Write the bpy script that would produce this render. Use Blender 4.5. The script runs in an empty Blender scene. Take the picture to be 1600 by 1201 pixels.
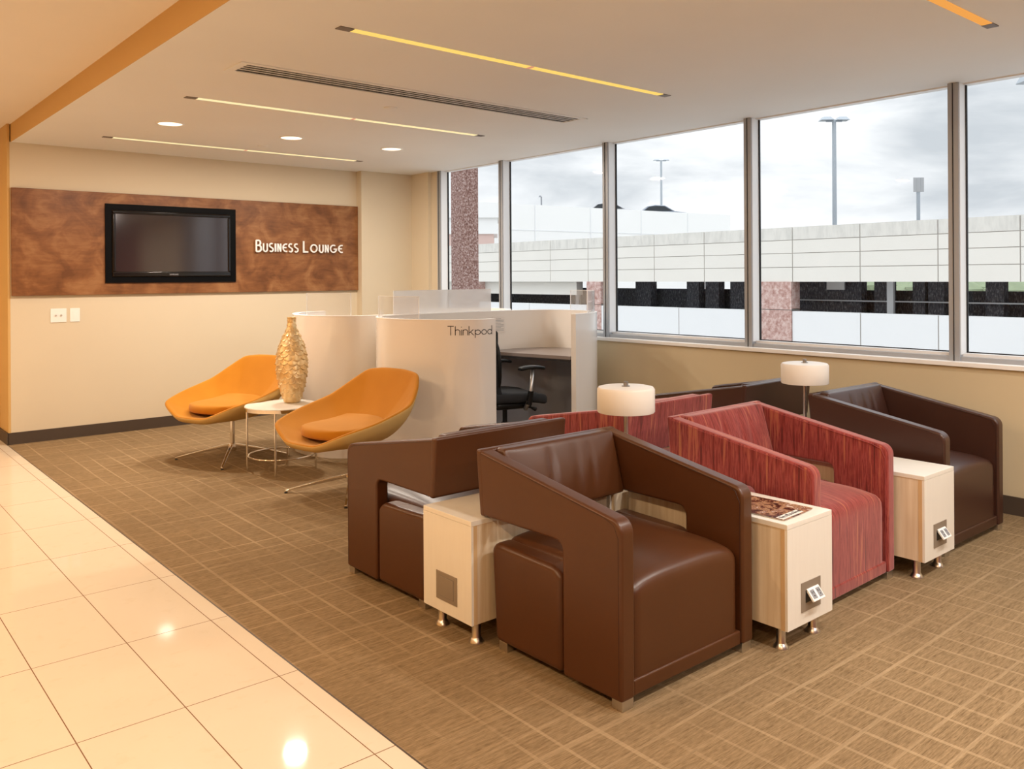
import bpy, bmesh, math, random
from mathutils import Vector, Matrix
random.seed(7)
scn = bpy.context.scene
COL = scn.collection
PI = math.pi

# ------------------------------------------------------------------ camera
EYE = 1.326
YAW = math.radians(40.344)
ROLL = math.radians(-0.355)
F_PX = 1317.9
cd = bpy.data.cameras.new('camera')
cam = bpy.data.objects.new('camera', cd)
COL.objects.link(cam)
fw = Vector((math.sin(YAW), math.cos(YAW), 0))
rt = Vector((math.cos(YAW), -math.sin(YAW), 0))
up = Vector((0, 0, 1))
r2 = rt * math.cos(ROLL) + up * math.sin(ROLL)
u2 = -rt * math.sin(ROLL) + up * math.cos(ROLL)
m = Matrix((r2, u2, -fw)).transposed().to_4x4()
m.translation = Vector((0, 0, EYE))
cam.matrix_world = m
cd.sensor_fit = 'HORIZONTAL'
cd.sensor_width = 36
cd.lens = F_PX / 1600 * 36
cd.shift_x = 0
cd.shift_y = -(600.5 - 432.6) / 1600
cd.clip_end = 500
scn.camera = cam

# ------------------------------------------------------------------ exposure
vs = scn.view_settings
vs.view_transform = 'Standard'
vs.look = 'None'
vs.exposure = 0.08
vs.gamma = 1
vs.use_curve_mapping = False

# ------------------------------------------------------------------ sky
world = bpy.data.worlds.new('overcast_sky')
scn.world = world
world.use_nodes = True
nt = world.node_tree
nt.nodes.clear()
out = nt.nodes.new('ShaderNodeOutputWorld')
bg = nt.nodes.new('ShaderNodeBackground')
tc = nt.nodes.new('ShaderNodeTexCoord')
mp = nt.nodes.new('ShaderNodeMapping')
mp.inputs['Scale'].default_value = (1.6, 1.6, 5.5)
nz = nt.nodes.new('ShaderNodeTexNoise')
nz.inputs['Scale'].default_value = 2.6
nz.inputs['Detail'].default_value = 7
nz.inputs['Roughness'].default_value = 0.52
nz.inputs['Distortion'].default_value = 0.25
cr = nt.nodes.new('ShaderNodeValToRGB')
cr.color_ramp.elements[0].position = 0.36
cr.color_ramp.elements[0].color = (0.56, 0.60, 0.64, 1)
cr.color_ramp.elements[1].position = 0.60
cr.color_ramp.elements[1].color = (0.93, 0.95, 0.97, 1)
e = cr.color_ramp.elements.new(0.48)
e.color = (0.74, 0.77, 0.80, 1)
bg.inputs['Strength'].default_value = 1.0
# an overcast sky is brighter overhead than at the horizon
sep = nt.nodes.new('ShaderNodeSeparateXYZ')
nt.links.new(tc.outputs['Generated'], sep.inputs[0])
mr = nt.nodes.new('ShaderNodeMapRange')
mr.inputs['From Min'].default_value = 0.22
mr.inputs['From Max'].default_value = 0.85
mr.inputs['To Min'].default_value = 1.12
mr.inputs['To Max'].default_value = 3.0
nt.links.new(sep.outputs['Z'], mr.inputs['Value'])
nt.links.new(mr.outputs['Result'], bg.inputs['Strength'])
nt.links.new(tc.outputs['Generated'], mp.inputs['Vector'])
nt.links.new(mp.outputs['Vector'], nz.inputs['Vector'])
nt.links.new(nz.outputs['Fac'], cr.inputs['Fac'])
nt.links.new(cr.outputs['Color'], bg.inputs['Color'])
nt.links.new(bg.outputs['Background'], out.inputs['Surface'])

# ------------------------------------------------------------------ lamp strengths
WARM = (1.0, 0.70, 0.42)
SOFT = (1.0, 0.87, 0.74)
W_CORRIDOR = 34.0
W_LOUNGE = 29.0
W_BEHIND = 25.0
NEUTRAL = (1.0, 0.92, 0.84)

# ------------------------------------------------------------------ materials
def srgb(r, g, b):
    f = lambda c: (c / 255 / 12.92) if c <= 10 else ((c / 255 + 0.055) / 1.055) ** 2.4
    return (f(r), f(g), f(b), 1)


class Mat:
    def __init__(s, name, color=(.8, .8, .8, 1), rough=.5, metal=0.0, spec=.5, coat=0.0, coat_rough=.1, trans=0.0, ior=1.45):
        s.m = bpy.data.materials.new(name)
        s.m.use_nodes = True
        s.nt = s.m.node_tree
        s.b = s.nt.nodes['Principled BSDF']
        s.b.inputs['Base Color'].default_value = color
        s.b.inputs['Roughness'].default_value = rough
        s.b.inputs['Metallic'].default_value = metal
        s.b.inputs['Specular IOR Level'].default_value = spec
        s.b.inputs['Coat Weight'].default_value = coat
        s.b.inputs['Coat Roughness'].default_value = coat_rough
        s.b.inputs['Transmission Weight'].default_value = trans
        s.b.inputs['IOR'].default_value = ior

    def n(s, t, **kw):
        nd = s.nt.nodes.new(t)
        for k, v in kw.items():
            if k in nd.inputs.keys():
                nd.inputs[k].default_value = v
            else:
                setattr(nd, k, v)
        return nd

    def l(s, a, b):
        s.nt.links.new(a, b)

    def coords(s, scale=(1, 1, 1), kind='Object', rot=(0, 0, 0)):
        t = s.n('ShaderNodeTexCoord')
        mpn = s.n('ShaderNodeMapping')
        mpn.inputs['Scale'].default_value = scale
        mpn.inputs['Rotation'].default_value = rot
        s.l(t.outputs[kind], mpn.inputs['Vector'])
        return mpn.outputs['Vector']

    def noise(s, vec, scale=5, detail=4, rough=.5, dist=0.0):
        nd = s.n('ShaderNodeTexNoise')
        nd.inputs['Scale'].default_value = scale
        nd.inputs['Detail'].default_value = detail
        nd.inputs['Roughness'].default_value = rough
        nd.inputs['Distortion'].default_value = dist
        s.l(vec, nd.inputs['Vector'])
        return nd.outputs['Fac']

    def ramp(s, fac, stops, interp='LINEAR'):
        nd = s.n('ShaderNodeValToRGB')
        r = nd.color_ramp
        r.interpolation = interp
        r.elements[0].position, r.elements[0].color = stops[0]
        r.elements[1].position, r.elements[1].color = stops[-1]
        for p, c in stops[1:-1]:
            el = r.elements.new(p)
            el.color = c
        s.l(fac, nd.inputs['Fac'])
        return nd.outputs['Color']

    def mix(s, fac, a, b, mode='MIX'):
        nd = s.n('ShaderNodeMix')
        nd.data_type = 'RGBA'
        nd.blend_type = mode
        for sock, v in ((nd.inputs[0], fac), (nd.inputs[6], a), (nd.inputs[7], b)):
            if hasattr(v, 'is_output'):
                s.l(v, sock)
            else:
                sock.default_value = v
        return nd.outputs[2]

    def math(s, op, a, b=0.0, c=None):
        nd = s.n('ShaderNodeMath')
        nd.operation = op
        for i, v in enumerate((a, b) if c is None else (a, b, c)):
            if hasattr(v, 'is_output'):
                s.l(v, nd.inputs[i])
            else:
                nd.inputs[i].default_value = v
        return nd.outputs[0]

    def color(s, sock):
        s.l(sock, s.b.inputs['Base Color'])

    def rough(s, sock):
        s.l(sock, s.b.inputs['Roughness'])

    def bump(s, sock, strength=.2, dist=.01):
        nd = s.n('ShaderNodeBump')
        nd.inputs['Strength'].default_value = strength
        nd.inputs['Distance'].default_value = dist
        s.l(sock, nd.inputs['Height'])
        s.l(nd.outputs['Normal'], s.b.inputs['Normal'])


def W(v):
    return (v, v, v, 1)


def paint(name, c, rough=.6, bump=.03):
    k = Mat(name, c, rough, spec=.3)
    v = k.coords((1, 1, 1))
    f = k.noise(v, 1.3, 3)
    k.color(k.mix(f, tuple(x * .96 for x in c[:3]) + (1,), tuple(min(1, x * 1.04) for x in c[:3]) + (1,)))
    k.bump(k.noise(v, 180, 2), bump, .002)
    return k.m


M = {}
M['wall'] = paint('cream_wall_paint', (.66, .575, .43, 1))
M['ceiling'] = paint('white_ceiling_paint', (.82, .835, .84, 1), .8)
M['gold'] = paint('gold_trim_paint', (.62, .40, .155, 1))
M['hall_ceiling'] = paint('hall_ceiling_paint', (.86, .82, .76, 1), .8)
M['darkred'] = paint('dark_red_wall_paint', (.20, .03, .03, 1))
M['window_wall'] = paint('tan_window_wall_paint', (.60, .50, .33, 1))
M['base'] = Mat('dark_brown_rubber', srgb(74, 62, 52), .5).m
M['black'] = Mat('black_plastic', (.006, .006, .0065, 1), .35, spec=.3).m
M['black_gloss'] = Mat('gloss_black_plastic', (.008, .007, .007, 1), .12).m
M['black_mat'] = Mat('black_mesh_fabric', (.014, .015, .018, 1), .8).m
M['white_gloss'] = Mat('gloss_white_laminate', (.80, .77, .73, 1), .18, coat=.6, coat_rough=.06).m
M['white'] = Mat('white_plastic', (.85, .84, .82, 1), .4).m
M['silver'] = Mat('satin_silver', (.62, .62, .62, 1), .35, metal=.9).m
M['alu'] = Mat('anodised_aluminium', (.36, .385, .42, 1), .4, metal=.2).m
M['alu_light'] = Mat('pale_skylit_aluminium', (.80, .82, .84, 1), .4, metal=.1).m  # paler copy of the frame metal; paints sky light on mullion sides
M['gasket'] = Mat('black_rubber_gasket', (.01, .01, .012, 1), .6).m
M['chrome'] = Mat('polished_chrome', (.82, .80, .78, 1), .08, metal=1).m
M['nickel'] = Mat('brushed_nickel', (.66, .645, .63, 1), .28, metal=1).m
M['plate'] = Mat('grey_outlet_metal', srgb(150, 138, 124), .4, metal=.3).m
M['cap'] = Mat('grey_end_cap', srgb(120, 112, 108), .5).m
M['slot'] = Mat('black_vent_slot', (.01, .01, .01, 1), .8).m
M['desk'] = Mat('taupe_laminate', srgb(140, 128, 122), .3).m
M['desk_edge'] = Mat('dark_edge_band', srgb(48, 44, 44), .4).m
M['liner'] = Mat('dark_grey_gloss_laminate', srgb(182, 183, 190), .22).m
M['shade_metal'] = Mat('satin_finial', (.30, .29, .28, 1), .35, metal=.8).m
M['tv_black'] = Mat('matte_black_frame', (.0025, .0025, .003, 1), .5, spec=.08).m
M['screen'] = Mat('dark_screen_glass', (.028, .020, .021, 1), .09, spec=.9, coat=.5, coat_rough=.08).m
M['redcloth_dark'] = None


def leather(name, c1, c2, rough=.37):
    k = Mat(name, c1, rough, spec=.5, coat=.10, coat_rough=.25)
    v = k.coords((1, 1, 1))
    f = k.noise(v, 3.0, 4)
    k.color(k.mix(f, c1, c2))
    k.bump(k.noise(v, 260, 3, .6), .12, .001)
    return k.m


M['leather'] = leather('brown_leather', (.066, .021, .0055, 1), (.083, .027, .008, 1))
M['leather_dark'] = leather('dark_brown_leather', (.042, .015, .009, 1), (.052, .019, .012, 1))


def strie():
    k = Mat('red_striped_fabric', rough=.75, spec=.25)
    t = k.n('ShaderNodeTexCoord')
    sp = k.n('ShaderNodeSeparateXYZ')
    k.l(t.outputs['Object'], sp.inputs[0])
    sn = k.n('ShaderNodeSeparateXYZ')
    k.l(t.outputs['Normal'], sn.inputs[0])
    ax = k.math('ABSOLUTE', sn.outputs['X'])
    side = k.math('GREATER_THAN', ax, .72)
    # across-stripe coordinate: y on the side faces, x elsewhere; along coordinate: z on sides, y+z elsewhere
    across = k.n('ShaderNodeMix')
    k.l(side, across.inputs[0])
    k.l(sp.outputs['X'], across.inputs[2])
    k.l(sp.outputs['Y'], across.inputs[3])
    along = k.math('ADD', sp.outputs['Z'], k.math('MULTIPLY', sp.outputs['Y'], k.math('SUBTRACT', 1, side)))
    cv = k.n('ShaderNodeCombineXYZ')
    k.l(k.math('MULTIPLY', across.outputs[0], 46), cv.inputs[0])
    k.l(k.math('MULTIPLY', along, 2.4), cv.inputs[1])
    f1 = k.noise(cv.outputs[0], 1.0, 5, .62)
    c = k.ramp(f1, [(.34, (.080, .006, .004, 1)), (.42, (.20, .018, .011, 1)), (.48, (.30, .052, .044, 1)),
                    (.53, (.16, .012, .009, 1)), (.59, (.34, .068, .050, 1)), (.66, (.38, .12, .052, 1))])
    k.color(c)
    k.bump(k.noise(cv.outputs[0], 4, 2), .1, .002)
    k.b.inputs['Sheen Weight'].default_value = .5
    k.b.inputs['Sheen Tint'].default_value = (1, .72, .72, 1)
    return k.m


M['red'] = strie()

k = Mat('ochre_wool', rough=.85, spec=.2)
v = k.coords((1, 1, 1))
k.color(k.mix(k.noise(v, 9, 4), (.42, .160, .006, 1), (.48, .195, .011, 1)))
k.bump(k.noise(v, 320, 2), .25, .001)
k.b.inputs['Sheen Weight'].default_value = .25
k.b.inputs['Sheen Tint'].default_value = (1, .85, .6, 1)
M['ochre'] = k.m
k = Mat('pale_ochre_wool', rough=.85, spec=.2)
v = k.coords((1, 1, 1))
k.color(k.mix(k.noise(v, 9, 4), (.56, .36, .12, 1), (.63, .42, .16, 1)))
k.bump(k.noise(v, 320, 2), .25, .001)
M['ochre_pale'] = k.m

# pale birch laminate, grain running up
k = Mat('pale_birch_laminate', rough=.38, spec=.4)
v = k.coords((30, 30, 1.2))
g = k.noise(v, 1.4, 4, .6)
k.color(k.ramp(g, [(.3, (.62, .49, .33, 1)), (.5, (.70, .58, .42, 1)), (.7, (.78, .68, .53, 1))]))
M['birch'] = k.m
k = Mat('off_white_laminate', rough=.35, spec=.4)
v = k.coords((22, 2, 2))
k.color(k.mix(k.noise(v, 3, 3), (.74, .70, .63, 1), (.79, .76, .69, 1)))
M['offwhite'] = k.m
k = Mat('birch_edge', rough=.4)
v = k.coords((40, 40, 2))
k.color(k.mix(k.noise(v, 2, 3), (.55, .36, .18, 1), (.66, .47, .26, 1)))
M['birch_edge'] = k.m

# brown stained figured maple panel
k = Mat('brown_stained_maple', rough=.42, spec=.4)
v = k.coords((1, 1, 1))
a = k.noise(v, 4.5, 5, .55, .9)
v2 = k.coords((1.2, 1, 7))
b = k.noise(v2, 6, 4, .6, .5)
mixf = k.math('ADD', k.math('MULTIPLY', a, .75), k.math('MULTIPLY', b, .25))
k.color(k.ramp(mixf, [(.36, (.13, .046, .012, 1)), (.5, (.215, .085, .026, 1)), (.64, (.31, .145, .055, 1))]))
M['maple'] = k.m

# carpet: brown loop pile, streaks along x, thin pale lines both ways
k = Mat('brown_patterned_carpet', rough=.95, spec=.1)
t = k.n('ShaderNodeTexCoord')
sp = k.n('ShaderNodeSeparateXYZ')
k.l(t.outputs['Object'], sp.inputs[0])
X_, Y_ = sp.outputs['X'], sp.outputs['Y']
def cvec(sx, sy):
    c = k.n('ShaderNodeCombineXYZ')
    k.l(k.math('MULTIPLY', X_, sx), c.inputs[0])
    k.l(k.math('MULTIPLY', Y_, sy), c.inputs[1])
    return c.outputs[0]
st = k.noise(cvec(3.6, 100), 1, 5, .70)
st2 = k.noise(cvec(26, 300), 1, 3, .65)
big = k.noise(cvec(.9, 2.4), 1, 3, .5)
base = k.mix(k.ramp(st, [(.30, W(0)), (.70, W(1))]), (.130, .082, .038, 1), (.34, .235, .128, 1))
base = k.mix(.35, base, k.ramp(st2, [(.35, (.088, .055, .026, 1)), (.65, (.47, .335, .195, 1))]))
def lines(coord, wob, spacing, width, off):
    u = k.math('ADD', k.math('MULTIPLY', coord, 1 / spacing), k.math('MULTIPLY', wob, .9))
    fr = k.math('FRACT', k.math('ADD', u, off))
    d = k.math('ABSOLUTE', k.math('SUBTRACT', fr, .5))
    return k.math('LESS_THAN', d, width)
wx = k.noise(cvec(.0, 6), 1, 1)
wobx = k.noise(cvec(5, .35), 1, 2)
woby = k.noise(cvec(.35, 5), 1, 2)
l1 = lines(X_, wobx, .118, .052, 0)
l2 = lines(Y_, woby, .125, .050, .3)
gate1 = k.ramp(k.noise(cvec(4, 1.5), 1, 3), [(.40, W(.12)), (.60, W(1))])
gate2 = k.ramp(k.noise(cvec(1.0, 7), 1, 3), [(.40, W(.12)), (.60, W(1))])
la = k.math('MULTIPLY', l1, gate1)
lb = k.math('MULTIPLY', l2, gate2)
ln = k.math('MULTIPLY', k.math('MAXIMUM', la, lb), .42)
base = k.mix(ln, base, (.52, .385, .235, 1))
base = k.mix(k.ramp(big, [(.35, W(0)), (.65, W(.30))]), base, (.16, .11, .062, 1))
k.color(base)
k.bump(k.noise(k.coords((1, 1, 1)), 420, 2), .5, .003)
M['carpet'] = k.m

# stone tile: joints are real gaps in the geometry-scale texture (long tiles .305 x .61)
k = Mat('cream_stone_tile', rough=.16, spec=.17)
t = k.n('ShaderNodeTexCoord')
sp = k.n('ShaderNodeSeparateXYZ')
k.l(t.outputs['Object'], sp.inputs[0])
def joint(coord, off, spacing, w):
    u = k.math('DIVIDE', k.math('SUBTRACT', coord, off), spacing)
    fr = k.math('FRACT', u)
    d = k.math('MINIMUM', fr, k.math('SUBTRACT', 1, fr))
    return k.math('LESS_THAN', k.math('MULTIPLY', d, spacing), w)
jx = joint(sp.outputs['X'], 1.223, .3085, .0016)
jy = joint(sp.outputs['Y'], 2.652, .6085, .0017)
j = k.math('MAXIMUM', jx, jy)
v = k.coords((1, 1, 1))
tn = k.noise(v, 2.2, 5, .6)
tn2 = k.noise(v, 14, 4, .6)
tc_ = k.mix(tn, (.68, .585, .46, 1), (.72, .63, .505, 1))
tc_ = k.mix(k.ramp(tn2, [(.30, W(.35)), (.42, W(0))]), tc_, (.64, .53, .38, 1))
k.color(k.mix(j, tc_, (.20, .10, .045, 1)))
k.rough(k.mix(j, W(.05), W(.8)))
M['tile'] = k.m

# glass & acrylic: real thin panes
def glassy(name, tint, rough, refl, haze=0):
    k = Mat(name, tint)
    nt_ = k.nt
    tr = k.n('ShaderNodeBsdfTransparent')
    tr.inputs['Color'].default_value = tint
    gl = k.n('ShaderNodeBsdfGlossy')
    gl.inputs['Roughness'].default_value = rough
    lw = k.n('ShaderNodeLayerWeight')
    lw.inputs['Blend'].default_value = .5
    mx = k.n('ShaderNodeMixShader')
    k.l(k.math('MULTIPLY', k.math('ADD', k.math('MULTIPLY', k.math('POWER', lw.outputs['Facing'], 5), .9), .04), refl), mx.inputs[0])
    k.l(tr.outputs[0], mx.inputs[1])
    k.l(gl.outputs[0], mx.inputs[2])
    if haze:
        m2 = k.n('ShaderNodeMixShader')
        df = k.n('ShaderNodeBsdfDiffuse')
        df.inputs['Color'].default_value = (.9, .9, .92, 1)
        m2.inputs[0].default_value = haze
        k.l(mx.outputs[0], m2.inputs[1])
        k.l(df.outputs[0], m2.inputs[2])
        mx = m2
    k.l(mx.outputs[0], nt_.nodes['Material Output'].inputs['Surface'])
    return k.m


M['glass'] = glassy('window_glass', (.985, .99, .99, 1), .0, .13)
M['acrylic'] = glassy('clear_acrylic', (.96, .965, .97, 1), .02, 1.0, .10)
M['acrylic_edge'] = Mat('bright_acrylic_edge', (.86, .88, .90, 1), .15).m
k = Mat('frosted_acrylic', (.86, .88, .90, 1), .12)
tr = k.n('ShaderNodeBsdfTransparent')
mx = k.n('ShaderNodeMixShader')
mx.inputs[0].default_value = .62
k.l(tr.outputs[0], mx.inputs[1])
k.l(k.b.outputs[0], mx.inputs[2])
k.l(mx.outputs[0], k.nt.nodes['Material Output'].inputs['Surface'])
M['frosted'] = k.m


def emit(name, c, s):
    k = Mat(name, (0, 0, 0, 1), 1)
    k.b.inputs['Emission Color'].default_value = c
    k.b.inputs['Emission Strength'].default_value = s
    k.b.inputs['Specular IOR Level'].default_value = 0
    return k.m


M['lamp_warm'] = emit('warm_lamp_diffuser', (1, .82, .58, 1), 2.6)
M['lamp_white'] = emit('white_lamp_diffuser', (1, .90, .76, 1), 2.2)
M['strip'] = emit('yellow_strip_diffuser', (1.0, .66, .16, 1), 1.0)
M['strip_pale'] = emit('pale_yellow_strip_diffuser', (1.0, .80, .42, 1), 1.05)
M['strip_orange'] = emit('orange_strip_diffuser', (1.0, .42, .09, 1), .85)
M['pink'] = emit('pink_strip_joint', (.9, .36, .22, 1), .75)

k = Mat('opal_glass_shade', (.80, .76, .70, 1), .35, spec=.4)
k.b.inputs['Subsurface Weight'].default_value = .2
k.b.inputs['Subsurface Radius'].default_value = (.03, .03, .03)
M['opal'] = k.m

# gilded vase
k = Mat('gilded_ceramic', rough=.36, metal=.6)
v = k.coords((1, 1, 1))
k.color(k.ramp(k.noise(v, 22, 5, .6), [(.3, (.66, .44, .19, 1)), (.5, (.78, .58, .30, 1)), (.7, (.86, .70, .44, 1))]))
M['gilt'] = k.m

# exterior
def concrete(name, c, dirt=.18, stain=True):
    k = Mat(name, c, .85, spec=.2)
    v = k.coords((1, 1, 1))
    f = k.noise(v, .9, 6, .65)
    d = tuple(x * (1 - dirt) for x in c[:3]) + (1,)
    k.color(k.mix(f, d, c))
    return k


M['conc'] = concrete('cream_precast_concrete', (.80, .775, .72, 1), .10).m
k = concrete('weathered_precast_concrete', (.76, .74, .69, 1), .12)
v = k.coords((3.5, 3.5, 1.0))
s_ = k.ramp(k.noise(v, 1.2, 6, .75), [(.44, W(0)), (.64, W(.55))])
base = k.b.inputs['Base Color'].links[0].from_socket
k.color(k.mix(s_, base, (.50, .49, .46, 1)))
M['conc_top'] = k.m
M['conc_low'] = concrete('pale_grey_concrete', (.80, .81, .82, 1), .06).m
M['white_bldg'] = concrete('white_stucco', (.86, .86, .85, 1), .05).m
M['groove'] = Mat('dark_groove', (.40, .37, .34, 1), .9).m
M['pink_bldg'] = concrete('pink_stucco', (.68, .50, .45, 1), .1).m
k = Mat('red_granite_aggregate', rough=.7)
v = k.coords((1, 1, 1))
k.color(k.ramp(k.noise(v, 26, 5, .75), [(.36, (.09, .035, .026, 1)), (.46, (.20, .095, .075, 1)), (.56, (.36, .24, .21, 1)), (.66, (.52, .44, .42, 1))]))
M['granite'] = k.m
k = Mat('pink_granite', rough=.7)
v = k.coords((1, 1, 1))
k.color(k.ramp(k.noise(v, 9, 6, .75), [(.36, (.34, .17, .14, 1)), (.5, (.52, .34, .30, 1)), (.66, (.68, .54, .50, 1))]))
M['granite_pink'] = k.m
k = Mat('dark_concrete_painted_glints', rough=.9)
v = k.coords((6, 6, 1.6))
k.color(k.ramp(k.noise(v, 5, 5, .85), [(.44, (.07, .072, .085, 1)), (.56, (.16, .165, .185, 1)), (.68, (.60, .62, .66, 1))]))  # pale flecks paint in reflections off screens in the garage opening
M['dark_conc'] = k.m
M['bounce_ground'] = concrete('pale_bounce_ground', (.52, .51, .49, 1), .2).m  # unseen ground, made pale to bounce daylight up to the lounge ceiling
M['pole'] = Mat('galvanised_pole', (.40, .44, .48, 1), .5, metal=.3).m
M['pole_dark'] = Mat('grey_painted_pole', (.25, .26, .28, 1), .5).m
M['sign_grey'] = Mat('grey_sign_back', (.42, .43, .44, 1), .6).m
M['car'] = Mat('blue_grey_car_paint', (.20, .23, .28, 1), .25, coat=.6).m
M['car2'] = Mat('silver_car_paint', (.42, .42, .44, 1), .25, coat=.6).m
M['car_glass'] = Mat('dark_car_glass', (.03, .035, .04, 1), .08).m
M['rubber'] = Mat('tyre_rubber', (.02, .02, .02, 1), .8).m
M['hedge'] = concrete('green_hedge_leaves', (.34, .40, .26, 1), .5).m

# magazine
k = Mat('printed_magazine_cover', rough=.25, spec=.5)
v = k.coords((1, 1, 1), rot=(0, 0, .5))
a = k.noise(v, 17, 5, .65, 1.2)
k.color(k.ramp(a, [(.38, (.020, .008, .007, 1)), (.45, (.13, .045, .025, 1)), (.52, (.46, .28, .16, 1)), (.58, (.16, .05, .03, 1)), (.64, (.72, .60, .50, 1))], 'LINEAR'))
M['mag'] = k.m
M['paper'] = Mat('white_paper', (.78, .74, .69, 1), .5).m
M['ink'] = Mat('black_print', (.02, .018, .018, 1), .5).m
M['ink_grey'] = Mat('grey_print', (.35, .35, .36, 1), .6).m
M['ink_pod'] = Mat('black_vinyl_lettering', (.03, .025, .025, 1), .4).m
M['stitch'] = Mat('dark_seam', (.030, .010, .006, 1), .5).m
M['stitch_red'] = Mat('red_seam', (.30, .06, .06, 1), .7).m


# ------------------------------------------------------------------ object helpers
def tag(o, label=None, cat=None, group=None, kind=None):
    if label: o['label'] = label
    if cat: o['category'] = cat
    if group: o['group'] = group
    if kind: o['kind'] = kind
    return o


def thing(name, loc, rz=0, label=None, cat=None, group=None):
    o = bpy.data.objects.new(name, None)
    COL.objects.link(o)
    o.location = loc
    o.rotation_euler = (0, 0, rz)
    o.empty_display_size = .1
    return tag(o, label, cat, group)


def obj(name, bm, mat, parent=None, smooth=None, bevel=None, seg=3, sub=0, loc=None, rot=None):
    bmesh.ops.recalc_face_normals(bm, faces=bm.faces[:])
    me = bpy.data.meshes.new(name)
    bm.to_mesh(me)
    bm.free()
    mats = mat if isinstance(mat, (list, tuple)) else [mat]
    for x in mats:
        me.materials.append(M[x] if isinstance(x, str) else x)
    o = bpy.data.objects.new(name, me)
    COL.objects.link(o)
    if parent: o.parent = parent
    if loc: o.location = loc
    if rot: o.rotation_euler = rot
    if bevel:
        b = o.modifiers.new('bevel', 'BEVEL')
        b.width = bevel
        b.segments = seg
        b.limit_method = 'ANGLE'
        b.angle_limit = math.radians(30)
        b.harden_normals = False
    if sub:
        s = o.modifiers.new('sub', 'SUBSURF')
        s.levels = sub
        s.render_levels = sub
    if smooth or bevel:
        for p in me.polygons: p.use_smooth = True
        if bevel or smooth == 'auto':
            try:
                me.set_sharp_from_angle(angle=math.radians(40 if not bevel else 50))
            except Exception:
                pass
            if bevel:
                w = o.modifiers.new('wn', 'WEIGHTED_NORMAL')
                w.keep_sharp = False
    return o


def struct(name, bm, mat, **kw):
    o = obj(name, bm, mat, **kw)
    o['kind'] = 'structure'
    return o


def BM():
    return bmesh.new()


def box(bm, x0, x1, y0, y1, z0, z1, mi=0):
    v = [bm.verts.new(p) for p in ((x0, y0, z0), (x1, y0, z0), (x1, y1, z0), (x0, y1, z0), (x0, y0, z1), (x1, y0, z1), (x1, y1, z1), (x0, y1, z1))]
    for f in ((0, 3, 2, 1), (4, 5, 6, 7), (0, 1, 5, 4), (1, 2, 6, 5), (2, 3, 7, 6), (3, 0, 4, 7)):
        bm.faces.new([v[i] for i in f]).material_index = mi
    return bm


def bx(*a, **k):
    return box(BM(), *a, **k)


def lathe(bm, prof, n=32, c=(0, 0, 0), cap=True):
    rings = []
    for r, z in prof:
        rings.append([bm.verts.new((c[0] + r * math.cos(2 * PI * i / n), c[1] + r * math.sin(2 * PI * i / n), c[2] + z)) for i in range(n)])
    for a, b in zip(rings, rings[1:]):
        for i in range(n):
            bm.faces.new((a[i], a[(i + 1) % n], b[(i + 1) % n], b[i]))
    if cap:
        bm.faces.new(rings[0][::-1])
        bm.faces.new(rings[-1])
    return bm


def tube(bm, pts, r, n=8, closed=False, caps=True):
    pts = [Vector(p) for p in pts]
    rings = []
    N = len(pts)
    prev = None
    for i, p in enumerate(pts):
        if closed:
            t = (pts[(i + 1) % N] - pts[i - 1]).normalized()
        else:
            t = (pts[min(i + 1, N - 1)] - pts[max(i - 1, 0)]).normalized()
        if prev is None:
            ref = Vector((0, 0, 1)) if abs(t.z) < .9 else Vector((1, 0, 0))
            a = t.cross(ref).normalized()
        else:
            a = (prev - t * prev.dot(t)).normalized()
        prev = a
        b = t.cross(a)
        rr = r[i] if isinstance(r, (list, tuple)) else r
        rings.append([bm.verts.new(p + (a * math.cos(2 * PI * q / n) + b * math.sin(2 * PI * q / n)) * rr) for q in range(n)])
    prs = list(zip(rings, rings[1:])) + ([(rings[-1], rings[0])] if closed else [])
    for a, b in prs:
        for i in range(n):
            bm.faces.new((a[i], a[(i + 1) % n], b[(i + 1) % n], b[i]))
    if caps and not closed:
        bm.faces.new(rings[0][::-1])
        bm.faces.new(rings[-1])
    return bm


def prism(bm, poly, d0, d1, axis='x', mi=0):
    """polygon in the other two axes extruded along axis"""
    def P(a, b, d):
        return (d, a, b) if axis == 'x' else ((a, d, b) if axis == 'y' else (a, b, d))
    A = [bm.verts.new(P(a, b, d0)) for a, b in poly]
    B = [bm.verts.new(P(a, b, d1)) for a, b in poly]
    bm.faces.new(A[::-1]).material_index = mi
    bm.faces.new(B).material_index = mi
    n = len(poly)
    for i in range(n):
        bm.faces.new((A[i], A[(i + 1) % n], B[(i + 1) % n], B[i])).material_index = mi
    return bm


def arc(cx, cy, r, a0, a1, n=6):
    return [(cx + r * math.cos(math.radians(a0 + (a1 - a0) * i / n)), cy + r * math.sin(math.radians(a0 + (a1 - a0) * i / n))) for i in range(n + 1)]


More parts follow.
